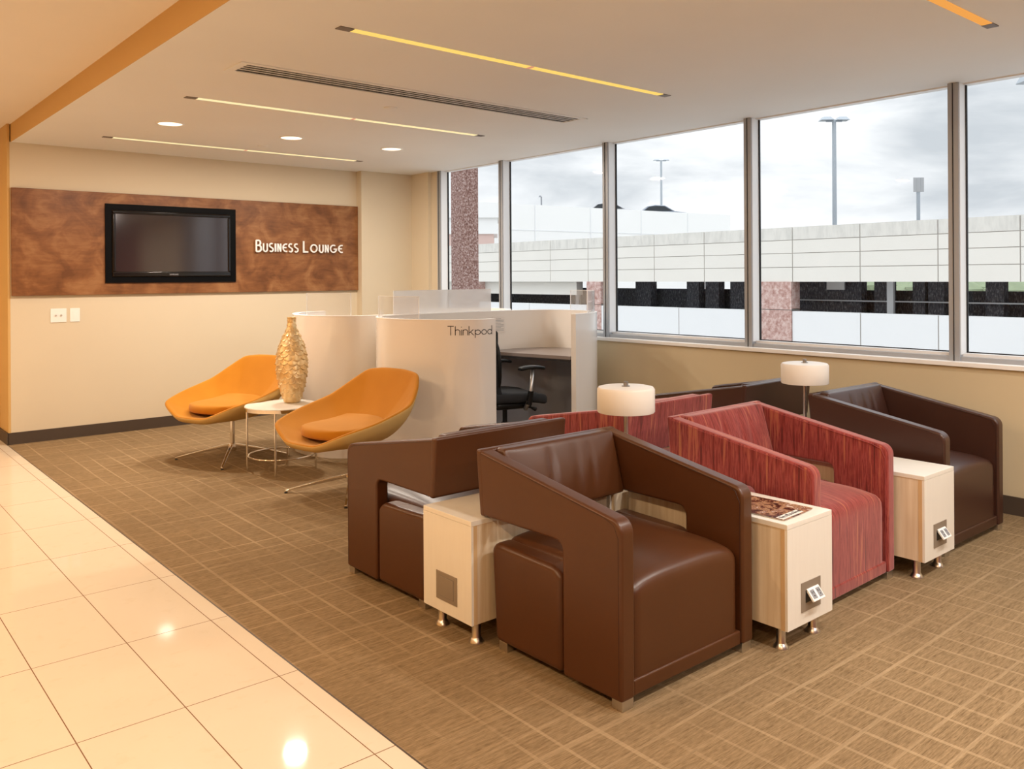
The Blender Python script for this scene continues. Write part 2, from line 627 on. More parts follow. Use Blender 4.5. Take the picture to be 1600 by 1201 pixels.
def rbox(sx, sy, sz, r, n=(16, 16, 10), fn=None, c=(0, 0, 0)):
    """dense rounded box, then warped by fn"""
    bm = BM()
    bmesh.ops.create_cube(bm, size=1)
    # subdivide each axis
    verts = {}
    bm.clear()
    nx, ny, nz_ = n
    def V(i, j, k):
        key = (i, j, k)
        if key not in verts:
            verts[key] = bm.verts.new((-.5 + i / nx, -.5 + j / ny, -.5 + k / nz_))
        return verts[key]
    for i in range(nx):
        for j in range(ny):
            bm.faces.new((V(i, j, 0), V(i, j + 1, 0), V(i + 1, j + 1, 0), V(i + 1, j, 0)))
            bm.faces.new((V(i, j, nz_), V(i + 1, j, nz_), V(i + 1, j + 1, nz_), V(i, j + 1, nz_)))
    for i in range(nx):
        for q in range(nz_):
            bm.faces.new((V(i, 0, q), V(i + 1, 0, q), V(i + 1, 0, q + 1), V(i, 0, q + 1)))
            bm.faces.new((V(i, ny, q), V(i, ny, q + 1), V(i + 1, ny, q + 1), V(i + 1, ny, q)))
    for j_ in range(ny):
        for q in range(nz_):
            bm.faces.new((V(0, j_, q), V(0, j_, q + 1), V(0, j_ + 1, q + 1), V(0, j_ + 1, q)))
            bm.faces.new((V(nx, j_, q), V(nx, j_ + 1, q), V(nx, j_ + 1, q + 1), V(nx, j_, q + 1)))
    for v in bm.verts:
        # cosine remap to crowd vertices near the edges
        p = [0, 0, 0]
        for a, s_ in enumerate((sx, sy, sz)):
            t = v.co[a] * 2
            t = math.copysign(abs(math.sin(t * PI / 2)) ** .9, t)
            p[a] = t * s_ / 2
        p = Vector(p)
        inner = Vector([max(-(s_ / 2 - r), min(s_ / 2 - r, p[a])) for a, s_ in enumerate((sx, sy, sz))])
        d = p - inner
        if d.length > 1e-9:
            # only the surface layer is present
            p = inner + d.normalized() * r
        uvw = (p.x / (sx / 2), p.y / (sy / 2), p.z / (sz / 2))
        q = Vector(p)
        if fn: q = Vector(fn(q, uvw))
        v.co = q + Vector(c)
    return bm


def copy_tree(o, parent=None):
    c = o.copy()
    COL.objects.link(c)
    c.parent = parent
    for ch in list(o.children):
        copy_tree(ch, c)
    return c


def lamp(name, loc, kind, size, power, color, parent=None, size_y=None):
    ld = bpy.data.lights.new(name, 'AREA')
    ld.shape = kind
    ld.size = size
    if size_y: ld.size_y = size_y
    ld.energy = power
    ld.color = color
    o = bpy.data.objects.new(name, ld)
    COL.objects.link(o)
    o.location = loc
    if parent: o.parent = parent
    return o


# ================================================================== THE ROOM
CZ = 2.44     # lounge ceiling
HZ = 2.585    # hall ceiling
XS = 1.33     # soffit edge
XW = 5.11     # window wall inner face
YB = 7.80     # back wall
Y0 = -4.2     # wall behind

struct('floor', bx(1.295, 5.4, Y0, 8.0, -.06, 0), 'carpet')
struct('floor', bx(-2.7, 1.290, Y0, 13, -.06, 0), 'tile')
struct('trim_1', bx(1.290, 1.295, Y0, YB, -.06, .001), 'base')
struct('ceiling', bx(XS, 5.30, Y0, YB + .2, CZ, CZ + .35), 'ceiling')
struct('ceiling', bx(-2.7, XS - .004, Y0, 13, HZ, HZ + .2), 'hall_ceiling')
struct('trim_2', bx(XS - .004, XS, Y0, YB + .2, CZ, HZ), 'gold')
# back wall with pilaster
struct('wall_back', bx(1.31, 5.4, YB, YB + .2, 0, CZ), 'wall')
struct('wall_back', bx(4.49, XW, 7.70, YB, 0, CZ), 'wall')
struct('wall_hall', bx(1.30, 1.318, YB - .002, 8.16, 0, HZ), 'gold')
struct('baseboard_back', bx(1.296, 4.478, YB - .012, YB, 0, .095), 'base')
struct('baseboard_back', bx(4.478, XW, 7.688, 7.70, 0, .095), 'base')
struct('baseboard_hall', bx(1.288, 1.30, YB - .012, 8.16, 0, .095), 'base')
# hall beyond: door at the far left
dr = thing('door_1', (1.30, 8.16, 0))
dr['kind'] = 'structure'
obj('door_frame', box(box(bx(-.02, .06, 0, .05, 0, 2.15), -.02, .06, .95, 1.0, 0, 2.15), -.02, .06, 0, 1.0, 2.10, 2.15), 'gold', dr)
obj('door_leaf', bx(.02, .05, .05, .95, 0.005, 2.10), 'black_gloss', dr)
struct('wall_hall', bx(1.30, 1.5, 9.16, 13, 0, HZ), 'gold')
struct('wall_hall', bx(1.30, 1.36, 8.16, 9.16, 2.15, HZ), 'gold')
struct('wall_left', bx(-2.8, -2.7, Y0, 13, 0, HZ), 'gold')
struct('wall_far', bx(-2.7, 1.3, 13, 13.1, 0, HZ), 'gold')
struct('wall_front', bx(-2.8, 5.4, Y0 - .1, Y0, 0, HZ), 'darkred')
# window wall
SZ = .80
struct('wall_right', bx(XW, 5.36, Y0, 7.8, 0, SZ - .005), 'window_wall')
struct('wall_right', bx(XW, 5.36, 7.38, 7.80, SZ - .005, CZ), 'wall')
struct('wall_right', bx(XW, 5.36, -1.6, .62, SZ - .005, CZ), 'wall')
struct('wall_right', bx(XW, 5.36, Y0, -1.6, SZ - .005, CZ), 'darkred')
struct('baseboard_right', bx(XW - .012, XW, Y0, 7.69, 0, .10), 'base')
struct('trim_3', bx(XW - .022, 5.20, .62, 7.38, SZ - .005, SZ + .022), 'white', bevel=.003, seg=2)

# windows: mullion left edges
MUL = [7.26, 6.245, 4.877, 3.50, 2.107, .72]
GX = 5.235


def mullion(name, y1, parent):
    bm = BM()
    w = .060
    box(bm, 5.14, 5.245, y1 - w, y1, SZ + .02, CZ, 0)          # post
    box(bm, 5.136, 5.14, y1 - .030, y1 - .026, SZ + .02, CZ, 1)   # shadow reveal
    box(bm, 5.150, 5.235, y1 - w - .003, y1 - w, SZ + .06, CZ, 2)  # side face coloured paler for the sky light it catches
    box(bm, 5.228, 5.243, y1 - w - .010, y1 - w - .003, SZ + .06, CZ, 1)  # gasket
    box(bm, 5.228, 5.243, y1, y1 + .008, SZ + .06, CZ, 1)
    return obj(name, bm, ['alu', 'gasket', 'alu_light'], parent)


for i in range(len(MUL) - 1):
    ya, yb = MUL[i] - .06, MUL[i + 1]       # pane between yb..ya
    w = thing('window_%d' % (i + 1), (0, 0, 0))
    w['kind'] = 'structure'
    mullion('mullion', MUL[i], w)
    if i == len(MUL) - 2: mullion('mullion', MUL[i + 1], w)
    bm = BM()
    box(bm, 5.150, 5.245, yb, ya, SZ + .022, SZ + .048, 0)
    box(bm, 5.185, 5.245, yb, ya, SZ + .048, SZ + .066, 1)
    box(bm, 5.228, 5.243, yb, ya, SZ + .066, SZ + .072, 2)
    obj('bottom_rail', bm, ['alu', 'alu_light', 'gasket'], w)
    obj('top_rail', bx(5.20, 5.245, yb, ya, CZ - .008, CZ), 'alu_light', w)
    obj('pane', bx(GX - .003, GX + .003, yb + .001, ya - .001, SZ + .05, CZ - .01), 'glass', w)
jb = struct('trim_4', bx(5.155, 5.24, 7.262, 7.38, SZ + .02, CZ), 'wall')

# ================================================================== CEILING FIXTURES
def downlight(x, y, z, power, color, label, group, mat='lamp_warm', r=.082, cat='ceiling light'):
    t = thing('recessed_downlight', (x, y, z), 0, label, cat, group)
    bm = BM()
    n = 40
    prof = [(r, -.001), (r + .002, -.006), (r + .014, -.005), (r + .016, 0)]
    rings = [[bm.verts.new((a * math.cos(2 * PI * i / n), a * math.sin(2 * PI * i / n), h)) for i in range(n)] for a, h in prof]
    for a, b in zip(rings, rings[1:]):
        for i in range(n): bm.faces.new((a[i], a[(i + 1) % n], b[(i + 1) % n], b[i]))
    obj('trim_ring', bm, 'white', t, smooth=True)
    bm = BM()
    vv = [bm.verts.new((r * math.cos(2 * PI * i / n), r * math.sin(2 * PI * i / n), -.002)) for i in range(n)]
    bm.faces.new(vv)
    obj('diffuser', bm, mat, t)
    lamp('lamp_light', (0, 0, -.008), 'DISK', r * 1.8, power, color, t)
    return t


downlight(2.052, 6.19, CZ, W_LOUNGE, SOFT, 'round recessed downlight nearest the gold soffit, above the television wall', 'lounge downlights')
downlight(3.00, 6.22, CZ, W_LOUNGE, SOFT, 'round recessed downlight in the middle of the row of three', 'lounge downlights')
downlight(3.934, 6.228, CZ, W_LOUNGE, SOFT, 'round recessed downlight nearest the windows, in front of the pilaster', 'lounge downlights')
for x in (2.05, 3.0, 3.95):  # unseen downlights added to brighten the lounge
    for y in (.45, -1.6):
        downlight(x, y, CZ, W_BEHIND, NEUTRAL, 'added unseen downlight in the lounge ceiling behind the viewer', 'added lounge downlights behind the viewer')
for y in (-2.2, -.2, 1.6, 3.4, 5.2, 7.0, 9.5):
    downlight(-.75, y, HZ, W_CORRIDOR, WARM, 'round recessed downlight in the hall ceiling beside the tiled floor', 'hall downlights')


def strip(x0, x1, y, mat, label):
    t = thing('strip_light', (x0, y, CZ), 0, label, 'ceiling light', 'recessed strip lights')
    L = x1 - x0
    w = .022
    obj('diffuser', bx(.07, L - .07, -w, w, -.003, 0), mat, t)
    obj('end_cap', bx(0, .07, -w - .003, w + .003, -.004, 0), 'cap', t)
    obj('end_cap', bx(L - .07, L, -w - .003, w + .003, -.004, 0), 'cap', t)
    obj('diffuser_joint', bx(L * .50 - .012, L * .50 + .012, -w, w, -.0034, 0), 'pink', t)['label'] = 'pink joint'
    return t


strip(1.84, 4.12, 3.35, 'strip', 'long yellow strip light nearer than the air vent')
strip(1.82, 4.14, 5.22, 'strip_pale', 'long pale yellow strip light just beyond the air vent')
strip(1.83, 4.13, 7.07, 'strip_pale', 'long pale strip light closest to the television wall')
strip(1.84, 4.12, 1.49, 'strip_orange', 'orange strip light cut off by the top of the photo')

# air vent
t = thing('air_vent', (1.745, 4.30, CZ), 0, 'long white slotted air vent let into the lounge ceiling', 'vent')
L = 2.52
bm = BM()
box(bm, 0, L, -.115, -.085, -.006, 0)
box(bm, 0, L, .085, .115, -.006, 0)
box(bm, 0, .045, -.085, .085, -.006, 0)
box(bm, L - .045, L, -.085, .085, -.006, 0)
obj('vent_frame', bm, 'ceiling', t)
obj('vent_throat', bx(.045, L - .045, -.085, .085, -.0012, 0), 'slot', t)
for i in range(3):
    yy = -.0425 + i * .0425
    obj('vent_blade', bx(.045, L - .045, yy - .0060, yy + .0060, -.0032, -.0012), 'ceiling', t)
for x, y, la in ((2.98, 4.73, 'small round sprinkler cover beside the air vent'), (3.0, 6.756, 'small round sprinkler cover beyond the row of downlights')):
    o = obj('sprinkler_cover', lathe(BM(), [(.045, 0), (.045, -.004), (.038, -.007)], 24), 'ceiling', smooth='auto', loc=(x, y, CZ))
    tag(o, la, 'sprinkler cover', 'sprinkler covers')

# ================================================================== BACK WALL
bm = bx(1.325, 4.488, YB - .032, YB, 1.198, 2.072)
o = obj('wall_panel', bm, 'maple', bevel=.002, seg=1)
tag(o, 'long brown stained wood panel fixed across the back wall', 'wall panel')

# television in its recess frame
t = thing('television', (2.022, YB - .0335, 1.296), 0, 'black flat screen television framed in the brown wood panel', 'television')
TW, TH = 1.146, .682
bm = BM()
fw_ = .052
box(bm, 0, TW, -.014, 0, 0, fw_)
box(bm, 0, TW, -.014, 0, TH - fw_, TH)
box(bm, 0, fw_, -.014, 0, fw_, TH - fw_)
box(bm, TW - fw_, TW, -.014, 0, fw_, TH - fw_)
obj('surround', bm, 'tv_black', t)
bm = BM()
a = fw_ + .003
box(bm, a, TW - a, -.030, 0, a, a + .042)
box(bm, a, TW - a, -.030, 0, TH - a - .030, TH - a)
box(bm, a, a + .026, -.030, 0, a + .042, TH - a - .030)
box(bm, TW - a - .026, TW - a, -.030, 0, a + .042, TH - a - .030)
obj('bezel', bm, 'black_gloss', t, bevel=.008, seg=3)
obj('screen', bx(a + .02, TW - a - .02, -.020, -.004, a + .036, TH - a - .024), 'screen', t)

# stroke lettering -------------------------------------------------
def ribbon(bm, pts, w, d0, d1, fmap, closed=False):
    """flat stroke with mitred joints; pts 2D; fmap(x, y, depth) -> 3D"""
    P_ = [Vector((p[0], p[1])) for p in pts]
    N = len(P_)
    Lf, Rt = [], []
    for i, p in enumerate(P_):
        if closed:
            a_, b_ = P_[i - 1], P_[(i + 1) % N]
            d1_, d2_ = (p - a_).normalized(), (b_ - p).normalized()
        else:
            d1_ = (p - P_[i - 1]).normalized() if i > 0 else (P_[1] - P_[0]).normalized()
            d2_ = (P_[i + 1] - p).normalized() if i < N - 1 else d1_
        n1, n2 = Vector((-d1_.y, d1_.x)), Vector((-d2_.y, d2_.x))
        nn = n1 + n2
        nn = nn.normalized() if nn.length > 1e-6 else n1
        c_ = max(.45, nn.dot(n1))
        off = nn * (w / 2 / c_)
        Lf.append(p + off)
        Rt.append(p - off)
    segs = N if closed else N - 1
    for i in range(segs):
        j_ = (i + 1) % N
        q = [Lf[i], Lf[j_], Rt[j_], Rt[i]]
        A = [bm.verts.new(fmap(v.x, v.y, d0)) for v in q]
        B = [bm.verts.new(fmap(v.x, v.y, d1)) for v in q]
        bm.faces.new(A)
        bm.faces.new(B[::-1])
        for z in range(4):
            bm.faces.new((A[z], B[z], B[(z + 1) % 4], A[(z + 1) % 4]))


def letter_strokes(ch):
    """unit height 1; returns (strokes, width)"""
    A = arc
    if ch == 'B':
        return [[(0, 0), (0, 1)], [(0, .97)] + A(.22, .75, .22, 90, -90, 10)[0:] + [(0, .53)], [(0, .53)] + A(.25, .27, .27, 90, -90, 10) + [(0, 0)]], .52
    if ch == 'U':
        return [[(0, 1), (0, .27)] + A(.27, .27, .27, 180, 360, 12) + [(.54, 1)]], .54
    if ch == 'S':
        return [A(.25, .74, .26, 50, 200, 10) + [(.10, .58), (.40, .42)] + A(.24, .26, .26, 30, -140, 10)], .50
    if ch == 'I':
        return [[(0, 0), (0, 1)]], .0
    if ch == 'N':
        return [[(0, 0), (0, 1)], [(0, .98), (.42, .02)], [(.42, 0), (.42, 1)]], .42
    if ch == 'E':
        return [A(.46, .5, .46, 70, 290, 16), [(.02, .52), (.50, .52)]], .56
    if ch == 'L':
        return [[(0, 1), (0, .03), (.50, .03)]], .50
    if ch == 'O':
        return [A(.5, .5, .47, 0, 345, 23) + [(.97, .5)]], 1.0
    if ch == 'G':
        return [A(.48, .5, .47, 55, 330, 18) + [(.93, .45), (.55, .45)]], .95
    return [], .3


sg = thing('wall_sign', (0, YB - .032, 0), 0, 'white BUSINESS LOUNGE lettering standing off the brown wood panel', 'sign')


def sign_word(txt, x0, x1, z0, hcap, hsm):
    widths = []
    st_ = .0125
    gap = .020
    hs = [hcap if i == 0 else hsm for i in range(len(txt))]
    tot = sum(letter_strokes(c)[1] * h + st_ for c, h in zip(txt, hs)) + gap * (len(txt) - 1)
    kx = (x1 - x0) / tot
    x = x0
    for c, h in zip(txt, hs):
        ss, w_ = letter_strokes(c)
        bm = BM()
        for si, s_ in enumerate(ss):
            pts = [(x + (px * h + st_ / 2) * kx, z0 + st_ / 2 + py * (h - st_)) for px, py in s_]
            ribbon(bm, pts, st_ * (1.2 if c in 'BLI' else 1.0), -.016 - .0003 * si, -.030 - .0007 * si, lambda a_, b_, d_: (a_, d_, b_))
        o = obj('letter', bm, 'white', sg)
        x += (w_ * h + st_ + gap) * kx


sign_word('BUSINESS', 3.360, 3.800, 1.580, .122, .092)
sign_word('LOUNGE', 3.852, 4.292, 1.580, .122, .090)
# stand-off pins belong to the sign
for px in (3.40, 3.58, 3.72, 3.88, 4.0, 4.2):
    obj('standoff_pin', bx(px - .002, px + .002, -.017, 0, 1.60, 1.604), 'silver', sg)

# maker's mark under the screen: tiny silver letters
def text_mesh(name, s, size, mat, parent, loc, rot, depth=.001):
    cu = bpy.data.curves.new(name, 'FONT')
    cu.body = s
    cu.size = size
    cu.extrude = depth
    cu.align_x = 'CENTER'
    o = bpy.data.objects.new(name, cu)
    COL.objects.link(o)
    dg = bpy.context.evaluated_depsgraph_get()
    me = bpy.data.meshes.new_from_object(o.evaluated_get(dg))
    bpy.data.objects.remove(o)
    me.materials.clear()
    me.materials.append(M[mat])
    o = bpy.data.objects.new(name, me)
    COL.objects.link(o)
    o.parent = parent
    o.location = loc
    o.rotation_euler = rot
    return o


text_mesh('maker_mark', 'SAMSUNG', .017, 'silver', t, (TW / 2 - .005, -.0315, .066), (PI / 2, 0, 0))

# wall plates
t = thing('wall_plate', (1.545, YB, .0), 0, 'double white wall plate with two jacks below the wood panel', 'wall plate')
t.location = (1.606, YB, .972)
obj('plate', bx(0, .121, -.006, 0, 0, .115), 'white', t, bevel=.002, seg=2)
for dx in (.040, .081):
    bm = lathe(BM(), [(.0075, 0), (.0075, .006), (.004, .010)], 14)
    o = obj('jack', bm, 'nickel', t, smooth='auto', loc=(dx, -.006, .058), rot=(PI / 2, 0, 0))
t = thing('wall_plate', (1.753, YB, .972), 0, 'single blank white wall plate beside the double one', 'wall plate')
obj('plate', bx(0, .076, -.006, 0, 0, .115), 'white', t, bevel=.002, seg=2)
obj('insert', bx(.022, .054, -.008, -.006, .024, .091), 'white', t, bevel=.001, seg=1)

# ================================================================== BOX ARMCHAIRS
CW, CD = .69, .70
ZF, ZB = .587, .70
AT = .062


def make_chair(name, fabric, label, cat, group):
    t = thing(name, (0, 0, 0), 0, label, cat, group)
    seam = 'stitch' if fabric != 'red' else 'stitch_red'
    yf, yb = -CD / 2, CD / 2
    # arm panels
    for s in (-1, 1):
        poly = [(yf, .03)] + [(yf, ZF - .05)] + arc(yf + .045, ZF - .047, .045, 175, 100, 5) + \
               [(yb - .016, ZB - .002), (yb - .038, .463)] + [(yf + .255 + .05, .463)] + arc(yf + .255 + .035, .463 - .035, .035, 90, 180, 5)[1:] + [(yf + .255, .03)]
        xo = s * CW / 2
        xi = s * (CW / 2 - AT)
        bm = prism(BM(), poly, min(xo, xi), max(xo, xi), 'x')
        # the sides lean in a little towards the top of the back
        for v in bm.verts:
            kk = max(0, (v.co.y - yf) / CD) * .012
            v.co.x -= s * (-kk)
        ar = obj('arm_panel', bm, fabric, t, bevel=.011, seg=4)
        xs = s * (CW / 2 - AT + .003)
        pts = [(xs, yf + .012, .05), (xs, yf + .012, ZF - .06), (xs, yf + .03, ZF - .022), (xs, yf + .07, ZF - .006), (xs + s * .012, yb - .09, ZB - .027)]
        obj('seam', tube(BM(), [(p[0] - s * .0035, p[1], p[2]) for p in pts], .0013, 6), seam, ar)
        xs = s * (CW / 2 - .0035)
        obj('seam', tube(BM(), [(xs + s * .0035, yf + .012, .05), (xs + s * .0035, yf + .012, ZF - .06), (xs + s * .0035, yf + .03, ZF - .022), (xs + s * .005, yf + .07, ZF - .006), (xs + s * .0145, yb - .01, ZB - .011)], .0011, 6), seam, ar)
    wi = CW - 2 * AT
    # outer back: one skin across the full width
    bm = prism(BM(), [(yb, ZB), (yb - .022, .461), (yb - .052, .461), (yb - .034, ZB)], -CW / 2 - .012, CW / 2 + .012, 'x')
    obj('back_panel', bm, fabric, t, bevel=.010, seg=4)
    # back rest: wedge, plump on the inner face
    def bfn(p, u):
        x, y, z = p
        tz = (u[2] + 1) / 2
        thick = .125 - .045 * tz
        yy = yb - .028 - .022 * (1 - tz) - (1 - u[1]) / 2 * (thick - .028)
        if u[1] < .2:
            yy -= .018 * (1 - u[0] ** 4) * math.sin(PI * min(1, max(0, tz * .9 + .1)))
            # pinch creases
            for cx_, a_ in ((-.10, .9), (.03, .5), (.11, .4)):
                yy += .016 * math.exp(-((x - cx_ - .03 * tz) / .012) ** 2) * a_ * max(0, math.sin(PI * tz)) ** 1.5
        z = .460 + tz * (ZB - .460)
        return (x, yy, z)
    bm = rbox(wi + .012, .12, .24, .016, (56, 8, 16), bfn)
    b = obj('backrest', bm, fabric, t, smooth=True)
    obj('seam', tube(BM(), [(-wi / 2 + .005, yb - .072, ZB - .0015), (wi / 2 - .005, yb - .072, ZB - .0015)], .0013, 6), seam, b)
    # seat: front part between the arms, wide block behind, crowned top
    def sfn(p, u):
        x, y, z = p
        tz = (u[2] + 1) / 2
        fy = (u[1] + 1) / 2
        x2 = x
        edge = 1 - min(1, abs(u[0])) ** 3.0
        crown = .036 * (1 - u[0] ** 4) if abs(u[0]) < 1 else 0
        crown *= (.35 + .65 * math.sin(PI * min(1, max(0, fy * .75 + .25))))
        ztop = .368 + .012 * fy + crown + .0 * edge
        z = .030 + tz * (ztop - .030)
        if tz > .5:
            for k_ in range(4):
                z += .0018 * math.sin(31 * x + 17 * k_ + 9 * y * (k_ + 1)) * math.exp(-((y - .06 - .03 * k_) / .03) ** 2) * (1 - u[0] ** 2)
        yy = y
        if u[1] < -.5 and tz > .6: z -= .016 * ((-u[1] - .5) / .5) ** 2
        return (x2, yy, z)
    yf2 = yf + .014
    yb2 = yb - .075
    bm = rbox(wi - .004, yb2 - yf2, .36, .035, (26, 26, 12), sfn, (0, (yf2 + yb2) / 2, 0))
    st_ = obj('seat', bm, fabric, t, smooth=True)
    # wide side wings of the seat block behind the arm fronts
    for s in (-1, 1):
        x0_, x1_ = s * (wi / 2 - .02), s * (CW / 2 + .004)
        poly = [(yf + .262, .03), (yf + .262, .345)] + [(yf + .30, .372), (yb - .16, .378)] + arc(yb - .115, .340, .040, 90, 10, 4) + [(yb - .095, .03)]
        bm = prism(BM(), poly, min(x0_, x1_), max(x0_, x1_), 'x')
        obj('seat_side', bm, fabric, st_, bevel=.022, seg=4)
    # bottom skirt
    bm = bx(-wi / 2 + .002, wi / 2 - .002, yf + .008, yf + .05, .03, .080)
    obj('skirt', bm, fabric, t, bevel=.007, seg=3)
    obj('base_board', bx(-CW / 2 + .05, CW / 2 - .05, yf + .06, yb - .12, .012, .045), 'black', t)
    for sx in (-1, 1):
        for yy in (yf + .028, yb - .128):
            bm = bx(sx * (CW / 2 - .034) - .026, sx * (CW / 2 - .034) + .026, yy - .022, yy + .022, 0, .032)
            obj('foot', bm, 'nickel', t, bevel=.002, seg=2)
    return t


A1 = make_chair('leather_armchair', 'leather', 'nearest brown leather armchair, standing in front of the others', 'armchair', 'box armchairs')
B1 = copy_tree(A1)
B1['label'] = 'brown leather armchair facing the yellow chairs, with its back to the nearest armchair'
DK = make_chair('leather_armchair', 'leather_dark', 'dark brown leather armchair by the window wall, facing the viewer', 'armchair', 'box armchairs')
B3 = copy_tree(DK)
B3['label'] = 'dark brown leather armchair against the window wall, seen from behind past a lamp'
R1 = make_chair('fabric_armchair', 'red', 'red striped fabric armchair facing the viewer beside the magazine table', 'armchair', 'box armchairs')
B2 = copy_tree(R1)
B2['label'] = 'red striped fabric armchair seen from behind the nearer white lamp'
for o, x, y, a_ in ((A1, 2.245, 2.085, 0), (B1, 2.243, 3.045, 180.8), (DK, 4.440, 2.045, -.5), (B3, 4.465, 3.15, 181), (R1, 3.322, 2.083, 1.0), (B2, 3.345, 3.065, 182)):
    o.location = (x, y, 0)
    o.rotation_euler = (0, 0, math.radians(a_))

# ================================================================== SIDE TABLES WITH OUTLETS
def side_table(x, y, rz, length, opened, label, group='white side tables between the armchairs'):
    """origin at the front centre, front faces -y, width .30"""
    t = thing('side_table', (x, y, 0), rz, label, 'side table', group)
    w = .150
    bm = bx(-w + .001, w - .001, .012, length, .083, .437)
    obj('carcass', bm, 'birch', t, bevel=.0008, seg=1)
    obj('front_panel', bx(-w, w, 0, .012, .083, .437), 'offwhite', t)
    for s in (-1, 1):
        xx = s * (w - .0002)
        obj('edge_band', bx(min(xx, xx + s * .001), max(xx, xx + s * .001), .010, .026, .083, .437), 'birch_edge', t)
    obj('table_top', bx(-w, w, 0, length, .4375, .4555), 'offwhite', t, bevel=.001, seg=1)
    for s in (-1, 1):
        xx = s * (w + .0003)
        obj('top_edge_line', bx(min(s * w, xx + s * .0006), max(s * w, xx + s * .0006), .001, length - .001, .4375, .4385), 'birch_edge', t)
    for sx in (-.105, .105):
        for yy in (.055, length - .055):
            bm = lathe(BM(), [(.028, 0), (.028, .004), (.019, .016), (.0165, .020), (.0165, .084)], 24)
            obj('leg', bm, 'nickel', t, smooth='auto', loc=(sx, yy, 0))
    p = obj('outlet_plate', bx(-.064, .064, -.003, 0, .128, .232), 'plate', t, loc=(.0, 0, 0))
    if opened:
        obj('socket_well', bx(-.038, .038, -.0042, -.003, .158, .202), 'black', p)
        d = obj('socket_flap', bx(-.038, .038, 0, .009, -.046, .002), 'white', p, bevel=.002, seg=2, loc=(0.006, -.006, .205), rot=(math.radians(-38), 0, 0))
        for sx in (-.019, .019):
            bm = bx(sx - .012, sx + .012, -.0012, 0, -.038, -.006)
            o = obj('socket_face', bm, 'pole_dark', d)
            bm = BM()
            box(bm, sx - .006, sx - .004, -.002, -.0011, -.020, -.012)
            box(bm, sx + .004, sx + .006, -.002, -.0011, -.020, -.012)
            box(bm, sx - .002, sx + .002, -.002, -.0011, -.030, -.026)
            obj('socket_slot', bm, 'black', o)
    else:
        obj('outlet_cover', bx(-.044, .044, -.0048, -.003, .144, .216), 'plate', p, bevel=.001, seg=1)
        bm = BM()
        for a_, b_, c_, d_ in ((-.0455, -.044, .1425, .2175), (.044, .0455, .1425, .2175), (-.0455, .0455, .1425, .144), (-.0455, .0455, .216, .2175)):
            box(bm, a_, b_, -.0034, -.003, c_, d_)
        obj('cover_gap', bm, 'cap', p)
    return t


side_table(2.778, 1.622, 0, .735, True, 'white side table with an open outlet and a magazine on top')
side_table(3.850, 1.622, 0, .735, True, 'white side table with an open outlet between red and dark armchairs')
side_table(1.828, 2.535, -PI / 2, .70, False, 'white side table with a closed outlet, end-on behind the nearest armchair')
side_table(2.545, 2.535, -PI / 2, .70, False, 'white side table behind the nearest armchair, carrying the nearer lamp')
side_table(3.262, 2.545, -PI / 2, .68, False, 'white side table hidden between the backs of the red armchairs')
side_table(3.96, 2.565, -PI / 2, .66, False, 'white side table between the dark armchairs, carrying the farther lamp')
side_table(2.778, 2.74, 0, .70, False, 'white side table between the brown and red armchairs of the far row')
side_table(3.905, 2.78, 0, .70, False, 'white side table between the red and dark armchairs of the far row')

# magazine
t = thing('magazine', (2.760, 1.792, .4556), math.radians(3), 'open-printed brown and white glossy magazine on the side table', 'magazine')
t['label'] = 'glossy brown and white magazine lying on the side table'
def sheet(w, d, z, th, curl, nx=14, ny=6, dx=0, dy=0):
    bm = BM()
    g0, g1 = [], []
    for j_ in range(ny + 1):
        r0, r1 = [], []
        for i in range(nx + 1):
            x = -w / 2 + w * i / nx
            y = -d / 2 + d * j_ / ny
            zz = z + curl * max(0, (i / nx - .6) / .4) ** 2 * .9 + curl * .5 * math.sin(PI * j_ / ny) * (1 - i / nx)
            r0.append(bm.verts.new((x + dx, y + dy, zz)))
            r1.append(bm.verts.new((x + dx, y + dy, zz + th)))
        g0.append(r0)
        g1.append(r1)
    for j_ in range(ny):
        for i in range(nx):
            bm.faces.new((g1[j_][i], g1[j_][i + 1], g1[j_ + 1][i + 1], g1[j_ + 1][i]))
            bm.faces.new((g0[j_][i], g0[j_ + 1][i], g0[j_ + 1][i + 1], g0[j_][i + 1]))
    for i in range(nx):
        bm.faces.new((g0[0][i], g0[0][i + 1], g1[0][i + 1], g1[0][i]))
        bm.faces.new((g0[ny][i], g1[ny][i], g1[ny][i + 1], g0[ny][i + 1]))
    for j_ in range(ny):
        bm.faces.new((g0[j_][0], g1[j_][0], g1[j_ + 1][0], g0[j_ + 1][0]))
        bm.faces.new((g0[j_][nx], g0[j_ + 1][nx], g1[j_ + 1][nx], g1[j_][nx]))
    return bm
obj('page_block', sheet(.205, .262, .0002, .0030, .0), 'paper', t, smooth='auto')
obj('cover', sheet(.210, .268, .0034, .0005, .004), 'mag', t, smooth='auto')
bm = BM()
for i in range(9):
    xx = -.090 + i * .0155
    hh = .012 if i % 3 else .018
    box(bm, xx, xx + .009, -.118, -.118 + hh, .0040, .0062)
obj('cover_lettering', bm, 'ink', t)
obj('cover_band', bx(-.1, .045, -.126, -.096, .0038, .0056), 'paper', t)

